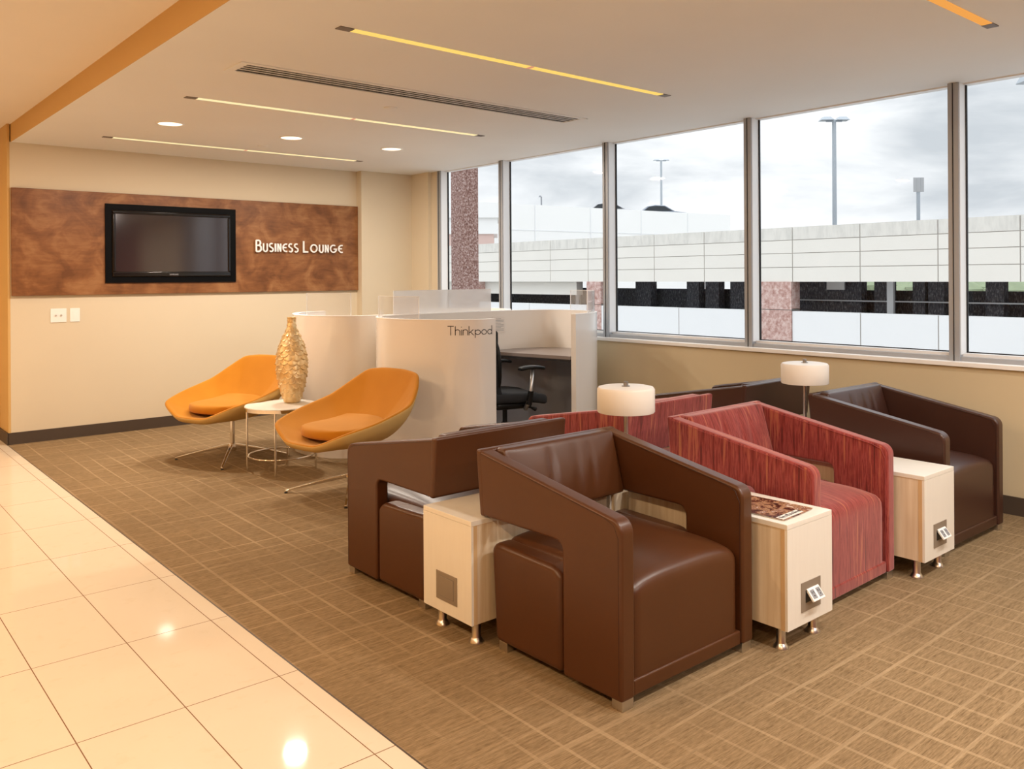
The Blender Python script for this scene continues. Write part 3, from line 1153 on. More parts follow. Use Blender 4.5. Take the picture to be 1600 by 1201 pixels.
# ================================================================== TABLE LAMPS
def make_lamp(x, y, label):
    t = thing('table_lamp', (x, y, .4556), 0, label, 'lamp', 'white drum table lamps')
    obj('lamp_base', lathe(BM(), [(.075, 0), (.075, .008), (.070, .012), (.012, .014)], 36), 'nickel', t, smooth='auto')
    obj('lamp_pole', lathe(BM(), [(.0095, .012), (.0095, .392)], 18), 'nickel', t, smooth='auto')
    R, z0, z1 = .126, .276, .388
    prof = [(R - .010, z0), (R - .003, z0), (R, z0 + .004), (R, z1 - .012), (R - .006, z1 - .003), (R - .020, z1), (.016, z1), (.016, z1 - .004), (R - .022, z1 - .004), (R - .010, z1 - .014), (R - .010, z0)]
    obj('lamp_shade', lathe(BM(), prof, 64, cap=False), 'opal', t, smooth='auto')
    obj('finial', lathe(BM(), [(.018, .388), (.018, .391), (.0105, .391), (.0105, .407), (.008, .409)], 20), 'shade_metal', t, smooth='auto')
    return t


make_lamp(2.775, 2.50, 'white drum table lamp standing between brown and red armchairs')
make_lamp(4.235, 2.50, 'white drum table lamp by the window, between the dark armchairs')

# ================================================================== OCHRE LOUNGE CHAIRS
def make_bucket(label, group='ochre bucket chairs'):
    t = thing('bucket_chair', (0, 0, 0), 0, label, 'lounge chair', group)
    # local +x is the way the sitter faces, +y their left. rim outline by angle from the front
    def catmull(P_, n):
        out_ = []
        N = len(P_)
        for i in range(N):
            p0, p1, p2, p3 = P_[i - 1], P_[i], P_[(i + 1) % N], P_[(i + 2) % N]
            for q in range(n):
                t_ = q / n
                out_.append(tuple(.5 * ((2 * b) + (-a + c) * t_ + (2 * a - 5 * b + 4 * c - d) * t_ ** 2 + (-a + 3 * b - 3 * c + d) * t_ ** 3) for a, b, c, d in zip(p0, p1, p2, p3)))
        return out_
    rim = [(.365, 0, .345), (.355, .14, .350), (.305, .315, .425), (.12, .375, .475), (-.13, .365, .545), (-.25, .30, .635), (-.325, .225, .705), (-.345, .10, .722), (-.348, 0, .724)]
    full = rim + [(a, -b, c) for a, b, c in rim[-2:0:-1]]
    R0 = catmull(full, 5)
    LN = [tuple(a + (b - a) * q / 5 for a, b in zip(full[i], full[(i + 1) % len(full)])) for i in range(len(full)) for q in range(5)]
    R0 = [tuple(.55 * a + .45 * b for a, b in zip(p, q)) for p, q in zip(R0, LN)]
    N = len(R0)
    # inner dish: successive rings to the seat
    def ring(k_, depth_fn):
        return [depth_fn(p, k_) for p in R0]
    def inner(p, s):
        # s 0 rim .. 1 seat centre
        cx, cy, cz = .03, 0, .352
        x = cx + (p[0] - cx) * (1 - s)
        y = cy + (p[1] - cy) * (1 - s)
        e_ = (1 - s) ** 2.1
        z = cz + (p[2] - cz) * e_ - .012 * math.sin(PI * min(1, s * 1.1))
        return (x, y, z)
    def outer(p, s):
        cx, cy, cz = .0, 0, .295
        e_ = (1 - s)
        x = cx + (p[0] - cx) * e_ ** .66
        y = cy + (p[1] - cy) * e_ ** .66
        z = cz + (p[2] - .034 * min(1, s / .08) - cz) * e_ ** 2.0
        return (x, y, z)
    def offs(p, d):
        v = Vector((p[0], p[1], 0)).normalized()
        return (p[0] + v.x * d, p[1] + v.y * d, p[2])
    th = .036
    bm = BM()
    rings = []
    S = [0.03, .10, .20, .32, .45, .60, .75, .88]
    for s in reversed(S):
        rings.append([bm.verts.new(inner(p, s)) for p in R0])
    # rounded rim
    for a_ in (150, 110, 70, 30):
        ca, sa = math.cos(math.radians(a_)), math.sin(math.radians(a_))
        rr = []
        for p in R0:
            q = offs(p, th / 2 + ca * th / 2)
            rr.append(bm.verts.new((q[0], q[1], q[2] - .006 + sa * th / 2 * .9)))
        rings.append(rr)
    n_in = len(rings)
    for s in (0.02, .10, .22, .36, .52, .68, .84):
        rings.append([bm.verts.new(outer(offs(p, th), s)) for p in R0])
    for qi, (a, b) in enumerate(zip(rings, rings[1:])):
        for i in range(N):
            f = bm.faces.new((a[i], a[(i + 1) % N], b[(i + 1) % N], b[i]))
            if qi >= n_in - 1:
                f.material_index = 1
    bm.faces.new(rings[0][::-1])
    bm.faces.new(rings[-1]).material_index = 1
    obj('shell', bm, ['ochre', 'ochre_pale'], t, smooth=True, sub=1)
    # seat cushion: rounded pad
    def cfn(p, u):
        x, y, z = p
        u0, u1 = max(-1, min(1, u[0])), max(-1, min(1, u[1]))
        zz = z + .016 * (1 - u0 ** 2) * (1 - u1 ** 2) + (.035 * max(0, -u0) ** 2)
        return (x * math.sqrt(1 - u1 * u1 / 2.2) * 1.05, y * math.sqrt(1 - u0 * u0 / 2.2) * 1.05, zz)
    bm = rbox(.46, .46, .062, .028, (26, 26, 8), cfn, (.065, 0, .392))
    obj('seat_cushion', bm, 'ochre', t, smooth=True)
    obj('post', lathe(BM(), [(.060, .306), (.060, .298), (.018, .290), (.018, .075)], 24), 'chrome', t, smooth='auto')
    obj('hub', lathe(BM(), [(.022, .052), (.030, .062), (.030, .098), (.022, .108)], 24), 'chrome', t, smooth='auto')
    return t


def bucket_legs(t, dirs):
    for d in dirs:
        c_, s_ = math.cos(d), math.sin(d)
        bm = BM()
        n = 10
        prev = None
        for i in range(n + 1):
            q = i / n
            r_ = .020 + q * .385
            z = .095 - .082 * q ** 1.15
            hw = .0125 - .004 * q
            hh = .012 - .006 * q
            cur = [bm.verts.new((r_ * c_ - s_ * o_ * hw, r_ * s_ + c_ * o_ * hw, max(.0045, z) + v_ * hh)) for o_, v_ in ((-1, -1), (1, -1), (1, 1), (-1, 1))]
            if prev:
                for k_ in range(4): bm.faces.new((prev[k_], prev[(k_ + 1) % 4], cur[(k_ + 1) % 4], cur[k_]))
            else:
                bm.faces.new(cur[::-1])
            prev = cur
        bm.faces.new(prev)
        bmesh.ops.translate(bm, verts=bm.verts[:], vec=(0, 0, 0))
        lg = obj('leg', bm, 'chrome', t, bevel=.003, seg=2)
        obj('glide', lathe(BM(), [(.010, 0), (.010, .006)], 14, (.398 * c_, .398 * s_, 0)), 'black', lg, smooth='auto')


ta = math.radians(189.5)
c1 = make_bucket('ochre bucket lounge chair beside the white pod, nearer of the pair')
c2 = copy_tree(c1)
c2['label'] = 'ochre bucket lounge chair by the back wall, behind the gold vase'
bucket_legs(c1, [math.radians(a_) - ta for a_ in (146, 236, 326, 56)])
c1.location = (2.635, 4.663, 0)
c1.rotation_euler = (0, 0, ta)
tb = math.radians(200)
bucket_legs(c2, [math.radians(a_) - tb for a_ in (148, 238, 328, 58)])
c2.location = (2.462, 6.110, 0)
c2.rotation_euler = (0, 0, tb)

# ================================================================== ROUND SIDE TABLE AND VASE
t = thing('round_table', (2.565, 5.500, 0), math.radians(20), 'small round white-topped side table with thin chrome legs', 'side table')
obj('table_top', lathe(BM(), [(.243, .438), (.246, .441), (.246, .450), (.243, .453)], 72), 'offwhite', t, smooth='auto')
obj('top_band', lathe(BM(), [(.236, .424), (.2475, .424), (.2475, .446), (.236, .446)], 72), 'chrome', t, smooth='auto')
n = 64
obj('stretcher_ring', tube(BM(), [(.222 * math.cos(2 * PI * i / n), .222 * math.sin(2 * PI * i / n), .110) for i in range(n)], .0065, 8, closed=True), 'chrome', t, smooth=True)
for a_ in (35, 125, 215, 305):
    c_, s_ = math.cos(math.radians(a_)), math.sin(math.radians(a_))
    obj('leg', tube(BM(), [(.234 * c_, .234 * s_, 0), (.234 * c_, .234 * s_, .430)], .0072, 10), 'chrome', t, smooth='auto')

# vase: overlapping gilt scales
def vase():
    bm = BM()
    prof = [(0, .046), (.01, .056), (.05, .072), (.12, .094), (.20, .110), (.28, .114), (.35, .106), (.41, .088), (.46, .066), (.50, .047), (.53, .036), (.56, .031), (.585, .031), (.60, .034)]
    def rad(z):
        for (z0, r0), (z1, r1) in zip(prof, prof[1:]):
            if z <= z1:
                q = (z - z0) / (z1 - z0)
                q = q * q * (3 - 2 * q) * .4 + q * .6
                return (r0 + (r1 - r0) * q) * .89
        return prof[-1][1]
    rnd = random.Random(3)
    nz_, na = 240, 190
    jit = [[(rnd.uniform(-.25, .25), rnd.uniform(.7, 1.15)) for _ in range(40)] for _ in range(60)]
    rows = 18
    cells = 11
    rings = []
    for i in range(nz_ + 1):
        z = .60 * i / nz_
        rr = []
        for j_ in range(na):
            a_ = 2 * PI * j_ / na
            best = 0
            zr = z / .60 * rows
            for row in range(int(zr) + 3, int(zr) - 2, -1):      # upper scales lie over the lower ones
                u = a_ / (2 * PI) * cells - .5 * (row % 2)
                hit = False
                for cidx in (math.floor(u), math.floor(u) + 1):
                    jx_, js_ = jit[row % 60][cidx % cells]
                    dx = (u - cidx + jx_ * .35) / (.60 * js_)
                    dz = (zr - row + jx_ * .8) / (1.05 * js_)
                    d2 = dx * dx + dz * dz
                    if d2 < 1:
                        h_ = .25 + .75 * (.5 - .5 * dz) - .35 * dx * dx
                        if d2 > .72: h_ += .12
                        best = max(best, h_)
                        hit = True
                if hit: break
            r_ = rad(z)
            amp = .016 * min(1, r_ / .07)
            rr.append(bm.verts.new(((r_ + amp * best - .003) * math.cos(a_), (r_ + amp * best - .003) * math.sin(a_), z)))
        rings.append(rr)
    for a, b in zip(rings, rings[1:]):
        for i in range(na): bm.faces.new((a[i], a[(i + 1) % na], b[(i + 1) % na], b[i]))
    bm.faces.new(rings[0][::-1])
    # neck opening
    n1 = [bm.verts.new((v.co.x * .72, v.co.y * .72, .60)) for v in rings[-1]]
    n2 = [bm.verts.new((v.co.x * .70, v.co.y * .70, .54)) for v in rings[-1]]
    for a, b in ((rings[-1], n1), (n1, n2)):
        for i in range(na): bm.faces.new((a[i], a[(i + 1) % na], b[(i + 1) % na], b[i]))
    bm.faces.new(n2)
    return bm


o = obj('vase', vase(), 'gilt', smooth=True, loc=(2.662, 5.535, .4535))
tag(o, 'tall gold bottle vase covered in raised scales, on the round table', 'vase')

# ================================================================== WORK PODS
PZ = 1.044
POD = [(3.575, 4.38), (3.42, 4.385), (3.27, 4.49), (3.15, 4.68), (3.09, 4.88), (3.10, 5.08), (3.19, 5.27), (3.35, 5.38), (3.60, 5.41), (3.90, 5.415), (4.23, 5.415), (4.55, 5.405),
       (4.78, 5.36), (4.92, 5.25), (4.975, 5.08), (4.955, 4.86), (4.86, 4.68), (4.66, 4.54), (4.42, 4.475)]


def smooth_path(P_, n):
    out_ = []
    N = len(P_)
    for i in range(N - 1):
        p0 = P_[max(i - 1, 0)]
        p1, p2 = P_[i], P_[i + 1]
        p3 = P_[min(i + 2, N - 1)]
        for q in range(n):
            t_ = q / n
            out_.append(tuple(.5 * ((2 * b) + (-a + c) * t_ + (2 * a - 5 * b + 4 * c - d) * t_ ** 2 + (-a + 3 * b - 3 * c + d) * t_ ** 3) for a, b, c, d in zip(p0, p1, p2, p3)))
    out_.append(P_[-1])
    return out_


def offset_path(P_, d):
    """d > 0 towards the left of travel"""
    out_ = []
    for i, p in enumerate(P_):
        a = P_[max(i - 1, 0)]
        b = P_[min(i + 1, len(P_) - 1)]
        tx, ty = b[0] - a[0], b[1] - a[1]
        l = math.hypot(tx, ty)
        out_.append((p[0] - ty / l * d, p[1] + tx / l * d))
    return out_


def wall_strip(bm, A, B, z0, z1):
    r = []
    for a, b in zip(A, B):
        r.append([bm.verts.new((a[0], a[1], z0)), bm.verts.new((a[0], a[1], z1)), bm.verts.new((b[0], b[1], z1)), bm.verts.new((b[0], b[1], z0))])
    for p, q in zip(r, r[1:]):
        for k_ in range(4): bm.faces.new((p[k_], q[k_], q[(k_ + 1) % 4], p[(k_ + 1) % 4]))
    bm.faces.new(r[0])
    bm.faces.new(r[-1][::-1])
    return bm


def pod(name, path, label, inward, screens, desk_clip, liner_from):
    t = thing(name, (0, 0, 0), 0, label, 'work pod', 'white curved work pods')
    P_ = smooth_path(path, 6)
    In = offset_path(P_, inward * .042)
    obj('pod_wall', wall_strip(BM(), P_, In, 0.0, PZ), 'white_gloss', t, smooth='auto')
    obj('pod_rim', wall_strip(BM(), offset_path(P_, -inward * .001), offset_path(P_, inward * .043), PZ, PZ + .004), 'white', t, smooth='auto')
    # dark lower lining
    i0 = int(len(P_) * liner_from)
    A_ = offset_path(P_, inward * .0425)[i0:-3]
    B_ = offset_path(P_, inward * .0475)[i0:-3]
    obj('lower_lining', wall_strip(BM(), A_, B_, 0.0, .700), 'liner', t, smooth='auto')
    # desk
    D_ = [p for p in offset_path(P_, inward * .049) if desk_clip(p)]
    bm = prism(BM(), D_, .705, .730, 'z')
    obj('desk_top', bm, 'desk', t)
    bm = prism(BM(), D_, .690, .7045, 'z')
    obj('desk_edge', bm, 'desk_edge', t)
    # acrylic screens standing on the rim
    for a_, b_, h_, mt in screens:
        seg = offset_path(P_, inward * .018)[a_:b_]
        seg2 = offset_path(P_, inward * .024)[a_:b_]
        s_ = obj('acrylic_screen', wall_strip(BM(), seg, seg2, PZ + .004, PZ + .004 + h_), mt, t, smooth='auto')
        e1 = wall_strip(BM(), offset_path(P_, inward * .0175)[a_:b_], offset_path(P_, inward * .0245)[a_:b_], PZ + .003 + h_, PZ + .0055 + h_)
        for q in (seg[0], seg[-1]):
            box(e1, q[0] - .002, q[0] + .002, q[1] - .002, q[1] + .002, PZ + .004, PZ + .004 + h_)
        obj('screen_edge', e1, 'acrylic_edge', s_)
    return t, P_


pod1, PP = pod('work_pod', POD, 'white curved work pod lettered Thinkpod, with a black chair inside', -1,
               [(18, 34, .150, 'acrylic'), (84, 104, .165, 'acrylic')], lambda p: p[0] > 4.22 - .0 * p[1] and p[0] - 4.22 > (4.70 - p[1]) * .25, .38)
# long frosted panel standing along the shared wall
POD2 = [(a - .175, 10.850 - b) for a, b in POD]
pod2, PP2 = pod('work_pod', POD2, 'white curved work pod nearest the back wall, behind the lettered one', 1,
                [(28, 41, .165, 'acrylic')], lambda p: p[0] > 4.16, .38)
t_ = tag(obj('privacy_screen', bx(3.42, 4.36, 5.402, 5.408, PZ + .004, PZ + .185), 'frosted'), 'long frosted acrylic screen standing on the wall shared by both pods', 'screen')

# Thinkpod lettering bent round the wall, thin strokes
def arclen_map(path, s0, inward):
    P_ = path
    L_ = [0]
    for a, b in zip(P_, P_[1:]): L_.append(L_[-1] + math.hypot(b[0] - a[0], b[1] - a[1]))
    def f(s, z, d):
        s = s0 - s
        s = max(0, min(L_[-1] - 1e-6, s))
        for i in range(len(L_) - 1):
            if L_[i + 1] >= s:
                q = (s - L_[i]) / max(1e-9, L_[i + 1] - L_[i])
                a, b = P_[i], P_[i + 1]
                tx, ty = b[0] - a[0], b[1] - a[1]
                l = math.hypot(tx, ty)
                x, y = a[0] + tx * q, a[1] + ty * q
                return (x - ty / l * inward * d, y + tx / l * inward * d, z)
    return f


def thin(ch):
    A = arc
    xh = .62
    r = .23
    if ch == 'T': return [[(0, 1), (.56, 1)], [(.28, 1), (.28, 0)]], .56
    if ch == 'h': return [[(0, 0), (0, 1)], [(0, .36)] + A(.20, .42, .20, 170, 0, 10) + [(.40, 0)]], .40
    if ch == 'i': return [[(0, 0), (0, xh)], [(0, .86), (0, .94)]], .0
    if ch == 'n': return [[(0, 0), (0, xh)], [(0, .36)] + A(.20, .42, .20, 170, 0, 10) + [(.40, 0)]], .40
    if ch == 'k': return [[(0, 0), (0, 1)], [(.38, xh), (.01, .24)], [(.13, .35), (.42, 0)]], .42
    if ch == 'p': return [[(0, -.30), (0, xh)], A(.25, .31, .25, 0, 345, 20) + [(.5, .31)]], .50
    if ch == 'o': return [A(.26, .31, .26, 0, 345, 20) + [(.52, .31)]], .52
    if ch == 'd': return [[(.5, 0), (.5, 1)], A(.25, .31, .25, 0, 345, 20) + [(.5, .31)]], .50


fm = arclen_map(PP, .352, -1)
H_ = .060
xx = 0
gaps = .125
tot = sum(thin(c)[1] for c in 'Thinkpod') + gaps * 7
kx = .312 / (tot * H_)
bmL = BM()
for ch in 'Thinkpod':
    ss, w_ = thin(ch)
    for s_ in ss:
        # subdivide for the curve
        pts = []
        for a, b in zip(s_, s_[1:]):
            for q in range(3): pts.append((a[0] + (b[0] - a[0]) * q / 3, a[1] + (b[1] - a[1]) * q / 3))
        pts.append(s_[-1])
        ribbon(bmL, [((xx + p[0]) * H_ * kx, .945 + p[1] * H_) for p in pts], .0048, .0, -.0012, fm)
    xx += w_ + gaps * (1.15 if ch in 'hi' else 1)
o = obj('pod_lettering', bmL, 'ink_pod', pod1)
o['label'] = 'thin black Thinkpod lettering'

# notice on the inner wall
t = thing('paper_notice', (4.345, 5.3655, .868), 0, 'white printed notice stuck inside the lettered pod', 'notice')
obj('sheet', bx(0, .13, -.001, 0, 0, .135), 'paper', t)
bm = BM()
for i in range(9):
    box(bm, .012, .118 - .03 * (i % 3 == 2), -.0016, -.001, .016 + i * .012, .020 + i * .012)
obj('printed_lines', bm, 'ink_grey', t)

# task chair
t = thing('task_chair', (4.05, 4.86, 0), math.radians(-14), 'black mesh swivel task chair inside the lettered pod', 'office chair')
def seatfn(p, u):
    x, y, z = p
    z2 = z - .020 * max(0, u[0]) ** 2 * 1.4 + .006 * u[1] ** 2
    return (x, y * (1 - .10 * max(0, -u[0])), z2)
obj('seat', rbox(.44, .46, .075, .033, (20, 20, 8), seatfn, (.03, 0, .440)), 'black_mat', t, smooth=True)
obj('seat_shell', rbox(.30, .34, .06, .028, (12, 12, 6), None, (.0, 0, .385)), 'black', t, smooth=True)
def backfn(p, u):
    x, y, z = p
    return (x - .015 * (z / .25) + .05 * u[1] ** 2 - .018 * math.cos(PI * u[2] * .7), y * (1 - .16 * max(0, u[2]) ** 2 - .10 * max(0, -u[2])), z)
bm = rbox(.045, .44, .50, .02, (6, 20, 22), backfn, (0, 0, 0))
for v in bm.verts: v.co += Vector((-.20, 0, .69))
obj('backrest', bm, 'black_mat', t, smooth=True)
bm = BM()
loop = []
for i in range(40):
    a_ = 2 * PI * i / 40
    yy = .22 * math.copysign(abs(math.cos(a_)) ** .6, math.cos(a_))
    zz = .25 * math.copysign(abs(math.sin(a_)) ** .6, math.sin(a_))
    loop.append((-.20 - .015 * ((zz) / .25) + .05 * (yy / .22) ** 2 + .004, yy * (1 - .16 * max(0, zz / .25) ** 2 - .1 * max(0, -zz / .25)), .69 + zz))
tube(bm, loop, .016, 8, closed=True)
obj('back_frame', bm, 'black', t, smooth=True)
obj('back_support', tube(BM(), [(-.02, 0, .36), (-.16, 0, .36), (-.24, 0, .42), (-.25, 0, .62)], [.03, .028, .022, .016], 10), 'silver', t, smooth=True)
for s in (-1, 1):
    a_ = obj('arm_post', tube(BM(), [(.07, s * .20, .36), (.065, s * .265, .42), (.075, s * .275, .50), (.095, s * .275, .657)], [.016, .017, .014, .013], 10), 'silver', t, smooth=True)
    obj('arm_pad', rbox(.20, .085, .024, .011, (16, 8, 4), lambda p, u: (p.x, p.y * (1 - .25 * abs(u[0])), p.z - .012 * u[0] * u[0]), (.085, s * .275, .672)), 'black', t, smooth=True)
    obj('arm_sleeve', tube(BM(), [(.066, s * .268, .40), (.078, s * .276, .50)], .021, 12), 'black', a_, smooth='auto')
obj('tilt_lever', tube(BM(), [(.06, -.10, .385), (.09, -.26, .375), (.10, -.30, .370)], [.008, .008, .016], 8), 'black', t, smooth=True)
obj('gas_column', lathe(BM(), [(.028, .10), (.028, .24), (.018, .24), (.018, .37)], 18), 'black', t, smooth='auto')
for i in range(5):
    a_ = 2 * PI * i / 5 + .3
    c_, s_ = math.cos(a_), math.sin(a_)
    lg = obj('base_leg', tube(BM(), [(.02 * c_, .02 * s_, .115), (.15 * c_, .15 * s_, .10), (.29 * c_, .29 * s_, .075)], [.022, .018, .013], 10), 'silver', t, smooth=True)
    bm = lathe(BM(), [(.030, -.022), (.030, .022)], 18)
    bmesh.ops.rotate(bm, verts=bm.verts[:], cent=(0, 0, 0), matrix=Matrix.Rotation(PI / 2, 3, 'X'))
    bmesh.ops.rotate(bm, verts=bm.verts[:], cent=(0, 0, 0), matrix=Matrix.Rotation(a_ + 1.2, 3, 'Z'))
    bmesh.ops.translate(bm, verts=bm.verts[:], vec=(.29 * c_, .29 * s_, .0305))
    obj('caster', bm, 'black', lg, smooth='auto')

# ================================================================== OUTSIDE
GZ = -3.6
struct('ground', bx(5.6, 220, -80, 160, GZ - .2, GZ), 'bounce_ground')  # added below the windows as a daylight bounce
o = obj('granite_column', bx(9.65, 10.04, 12.80, 13.18, GZ, 6.4), 'granite', bevel=.02, seg=2)
tag(o, 'speckled red granite column standing just outside the corner window', 'column')

DARKCOLS = [(22.864, 22.057), (20.282, 19.711), (19.417, 18.813), (18.309, 17.576), (15.744, 13.337), (12.916, 12.385), (11.713, 11.349), (11.255, 10.79), (9.641, 9.17)]
# hedge seen through the garage
_h = random.Random(5)
bm = BM()
for i in range(60):
    bmesh.ops.create_icosphere(bm, subdivisions=1, radius=_h.uniform(1.2, 2.2), matrix=Matrix.Translation((64 + _h.uniform(-1, 1), -4 + i * .75, -.4 + _h.uniform(-.6, .3))))
tag(obj('hedge', bm, 'hedge'), 'green hedge glimpsed through the openings of the parking garage', 'hedge', kind='stuff')

# parking garage, front face at x = 20, parallel to the windows
GX0 = 20.0
kf = GX0 / 12
g = thing('parking_garage', (0, 0, 0), 0, 'long cream concrete parking garage facing the windows', 'building')
joints = [-9.5, -7.65, -5.8, -4.0, -2.15, -.3, 1.5, 3.3, 5.0, 6.72, 8.43, 10.29, 12.14, 14.97, 16.83, 19.65, 21.48, 23.6, 25.7, 29.0, 32.0, 36.0]
ZT, ZL = 2.592, 1.156
rows = [(2.260, ZT), (1.913, 2.245), (1.543, 1.898), (ZL, 1.528)]
for a, b in zip(joints, joints[1:]):
    bm = BM()
    for i, (z0, z1) in enumerate(rows):
        box(bm, GX0, GX0 + .25, a + .012, b - .012, z0, z1, 1 if i == 0 else 0)
    box(bm, GX0 + .02, GX0 + .24, a, b, ZL + .01, ZT - .01, 2)
    obj('parapet_panel', bm, ['conc', 'conc_top', 'groove'], g)
for a, b in ((-9.5, -5.8), (-5.8, -2.15), (-2.15, 1.5), (1.5, 5.0), (5.0, 8.43), (8.43, 10.29), (10.29, 12.165), (13.09, 15.9), (15.9, 19.1), (19.7, 22.6), (22.6, 29.0), (29.0, 36.0)):
    bm = BM()
    box(bm, GX0, GX0 + .25, a + .014, b - .014, GZ, .382, 0)
    box(bm, GX0 + .02, GX0 + .24, a, b, GZ, .375, 1)
    obj('lower_wall', bm, ['conc_low', 'groove'], g)
for a, b, top in ((12.17, 13.09, ZL), (19.06, 19.70, ZL), (25.5, 26.1, ZL)):
    bm = BM()
    box(bm, GX0 - .03, GX0 + .40, a, b, .42, top, 0)
    box(bm, GX0 - .03, GX0 + .40, a, b, GZ, .40, 0)
    box(bm, GX0 + .0, GX0 + .38, a, b, .38, .44, 1)
    obj('granite_pier', bm, ['granite_pink', 'groove'], g)
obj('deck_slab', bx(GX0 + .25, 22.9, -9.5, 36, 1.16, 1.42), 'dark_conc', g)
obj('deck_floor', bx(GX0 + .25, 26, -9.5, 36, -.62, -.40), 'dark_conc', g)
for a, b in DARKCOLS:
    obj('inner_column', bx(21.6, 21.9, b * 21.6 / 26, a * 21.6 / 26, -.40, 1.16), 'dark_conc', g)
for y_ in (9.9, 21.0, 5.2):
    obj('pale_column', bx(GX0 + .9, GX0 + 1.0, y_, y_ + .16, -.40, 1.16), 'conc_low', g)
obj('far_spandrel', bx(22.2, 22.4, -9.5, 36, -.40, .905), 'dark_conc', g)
obj('far_rail', bx(21.4, 21.45, -9.5, 13.2, .62, .655), 'conc_low', g)
obj('white_beam', bx(GX0 + .3, GX0 + .6, 20.5, 32, .70, 1.156), 'conc', g)
obj('hanging_sign', bx(GX0 + 1.2, GX0 + 1.25, 11.35, 11.85, .93, 1.156), 'white', g)

# white building behind
def wallbox(name, p, q, z0, z1, th, mat, parent=None):
    a, b = Vector(p), Vector(q)
    d = (b - a).normalized()
    n_ = Vector((-d.y, d.x)) * th
    if n_.dot(a) < 0: n_ = -n_
    bm = prism(BM(), [tuple(a), tuple(b), tuple(b + n_), tuple(a + n_)], z0, z1, 'z')
    return obj(name, bm, mat, parent)


g2 = thing('white_building', (0, 0, 0), 0, 'plain white flat-topped building rising behind the garage parapet', 'building')
pa, pb = (45.7, 58.95), (78.6, 55.28)
wallbox('facade', pa, pb, GZ, 7.15, 14, 'white_bldg', g2)
wallbox('roof_parapet', pa, pb, 7.15, 8.0, .3, 'white_bldg', g2)
o = wallbox('facade_joint', (45.7, 58.92), (78.6, 55.25), 5.6, 5.68, .1, 'conc_low', g2)
for a_ in (.2, .4, .6, .8):
    x_ = pa[0] + (pb[0] - pa[0]) * a_
    y_ = pa[1] + (pb[1] - pa[1]) * a_
    obj('facade_seam', bx(x_ - .04, x_ + .04, y_ - .06, y_ + .1, GZ, 8.0), 'conc_low', g2)

g3 = thing('cornice_building', (0, 0, 0), 0, 'small pink building with a stepped white cornice beside the granite column', 'building')
wallbox('pink_wall', (34.5, 49.4), (37.9, 46.6), GZ, 4.4, 6, 'pink_bldg', g3)
wallbox('cornice', (34.2, 49.5), (38.05, 46.35), 4.4, 5.55, 6.4, 'white_bldg', g3)
wallbox('cornice', (34.0, 49.4), (38.35, 45.9), 5.55, 6.6, 7, 'white_bldg', g3)

# cars on the roof of the white building
def car(x, y, z, rz, mat, label):
    t = thing('parked_car', (x, y, z), rz, label, 'car')
    t.scale = (1.3, 1.3, 1.3)
    body = [(-2.2, .30), (-2.25, .75), (-1.9, .88), (1.2, .92), (2.1, .80), (2.25, .55), (2.2, .30)]
    obj('car_body', prism(BM(), body, -.88, .88, 'y'), mat, t, bevel=.08, seg=3)
    cab = [(-1.75, .88), (-1.15, 1.36), (-.5, 1.46), (.30, 1.42), (1.15, .92)]
    obj('car_cabin', prism(BM(), cab, -.74, .74, 'y'), mat, t, bevel=.08, seg=3)
    cg = [(-1.5, .95), (-1.05, 1.30), (-.5, 1.38), (.25, 1.34), (.9, .96)]
    obj('side_glass', prism(BM(), cg, -.76, .76, 'y'), 'car_glass', t)
    for sx in (-1.35, 1.4):
        for sy in (-.80, .80):
            bm = lathe(BM(), [(.32, -.1), (.32, .1)], 20)
            bmesh.ops.rotate(bm, verts=bm.verts[:], cent=(0, 0, 0), matrix=Matrix.Rotation(PI / 2, 3, 'X'))
            bmesh.ops.translate(bm, verts=bm.verts[:], vec=(sx, sy, .32))
            obj('wheel', bm, 'rubber', t, smooth='auto')
    return t


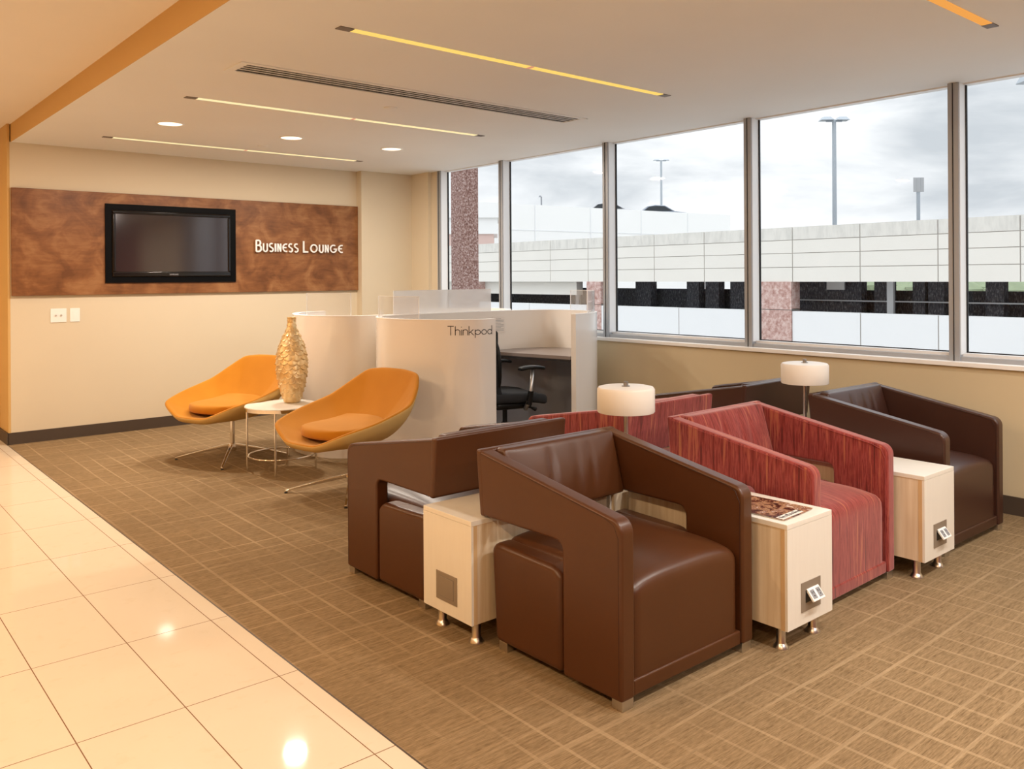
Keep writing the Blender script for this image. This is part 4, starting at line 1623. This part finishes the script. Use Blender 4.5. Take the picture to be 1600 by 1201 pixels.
car(72.2, 59.9, 7.15, math.radians(-40), 'car', 'blue grey car on the roof of the white building')
car(64.6, 60.2, 7.05, math.radians(-40), 'car2', 'silver car roof just showing above the white building')


def light_pole(x, y, z0, z1, r, heads, label, mat='pole', rz=0, name='light_pole'):
    t = thing(name, (x, y, z0), rz, label, 'light pole', 'light poles outside')
    obj('pole', lathe(BM(), [(r * 1.25, 0), (r, (z1 - z0))], 14), mat, t, smooth='auto')
    for (d, w_, dep, th_) in heads:
        bm = bx(d - w_ / 2, d + w_ / 2, -dep / 2, dep / 2, z1 - z0 - th_ * .2, z1 - z0 + th_)
        for v in bm.verts:
            if v.co.z > z1 - z0 + th_ * .5:
                v.co.x = d + (v.co.x - d) * .55
                v.co.y *= .55
        obj('lamp_head', bm, mat, t, bevel=.01, seg=2)
    obj('cross_arm', bx(min(h[0] for h in heads), max(h[0] for h in heads), -r * .6, r * .6, z1 - z0 - r, z1 - z0), mat, t)
    return t


light_pole(24.42, 13.37, 1.42, 6.10, .058, [(-.24, .40, .34, .09), (.24, .40, .34, .09)], 'tall pale light pole with two lamp heads, beyond the garage parapet', 'pole', math.radians(-40))
light_pole(75.15, 62.13, 7.15, 14.50, .11, [(-.55, .75, .5, .10), (.55, .75, .5, .10)], 'thin light pole rising behind the blue grey car', 'pole', math.radians(-40))
light_pole(54.98, 60.27, 7.15, 9.05, .07, [(-.12, .30, .25, .12)], 'short dark pole on the white building roof', 'pole_dark', math.radians(-40))
light_pole(10.62, 2.90, GZ, 3.42, .06, [(-.55, .30, .30, .14), (.30, .5, .3, .12)], 'close light pole whose lamp head just enters the last window', 'pole', math.radians(-40))
t = thing('traffic_sign', (24.36, 10.80, 1.42), math.radians(-40), 'back of a small grey sign on a post above the parapet', 'sign')
obj('sign_post', bx(-.045, .045, -.02, .02, 0, 2.30), 'pole', t)
bm = BM()
box(bm, -.15, -.06, -.03, -.02, 2.25, 2.66)
box(bm, .06, .15, -.03, -.02, 2.25, 2.66)
box(bm, -.055, .055, -.03, -.02, 2.25, 2.66)
obj('sign_panel', bm, 'sign_grey', t)
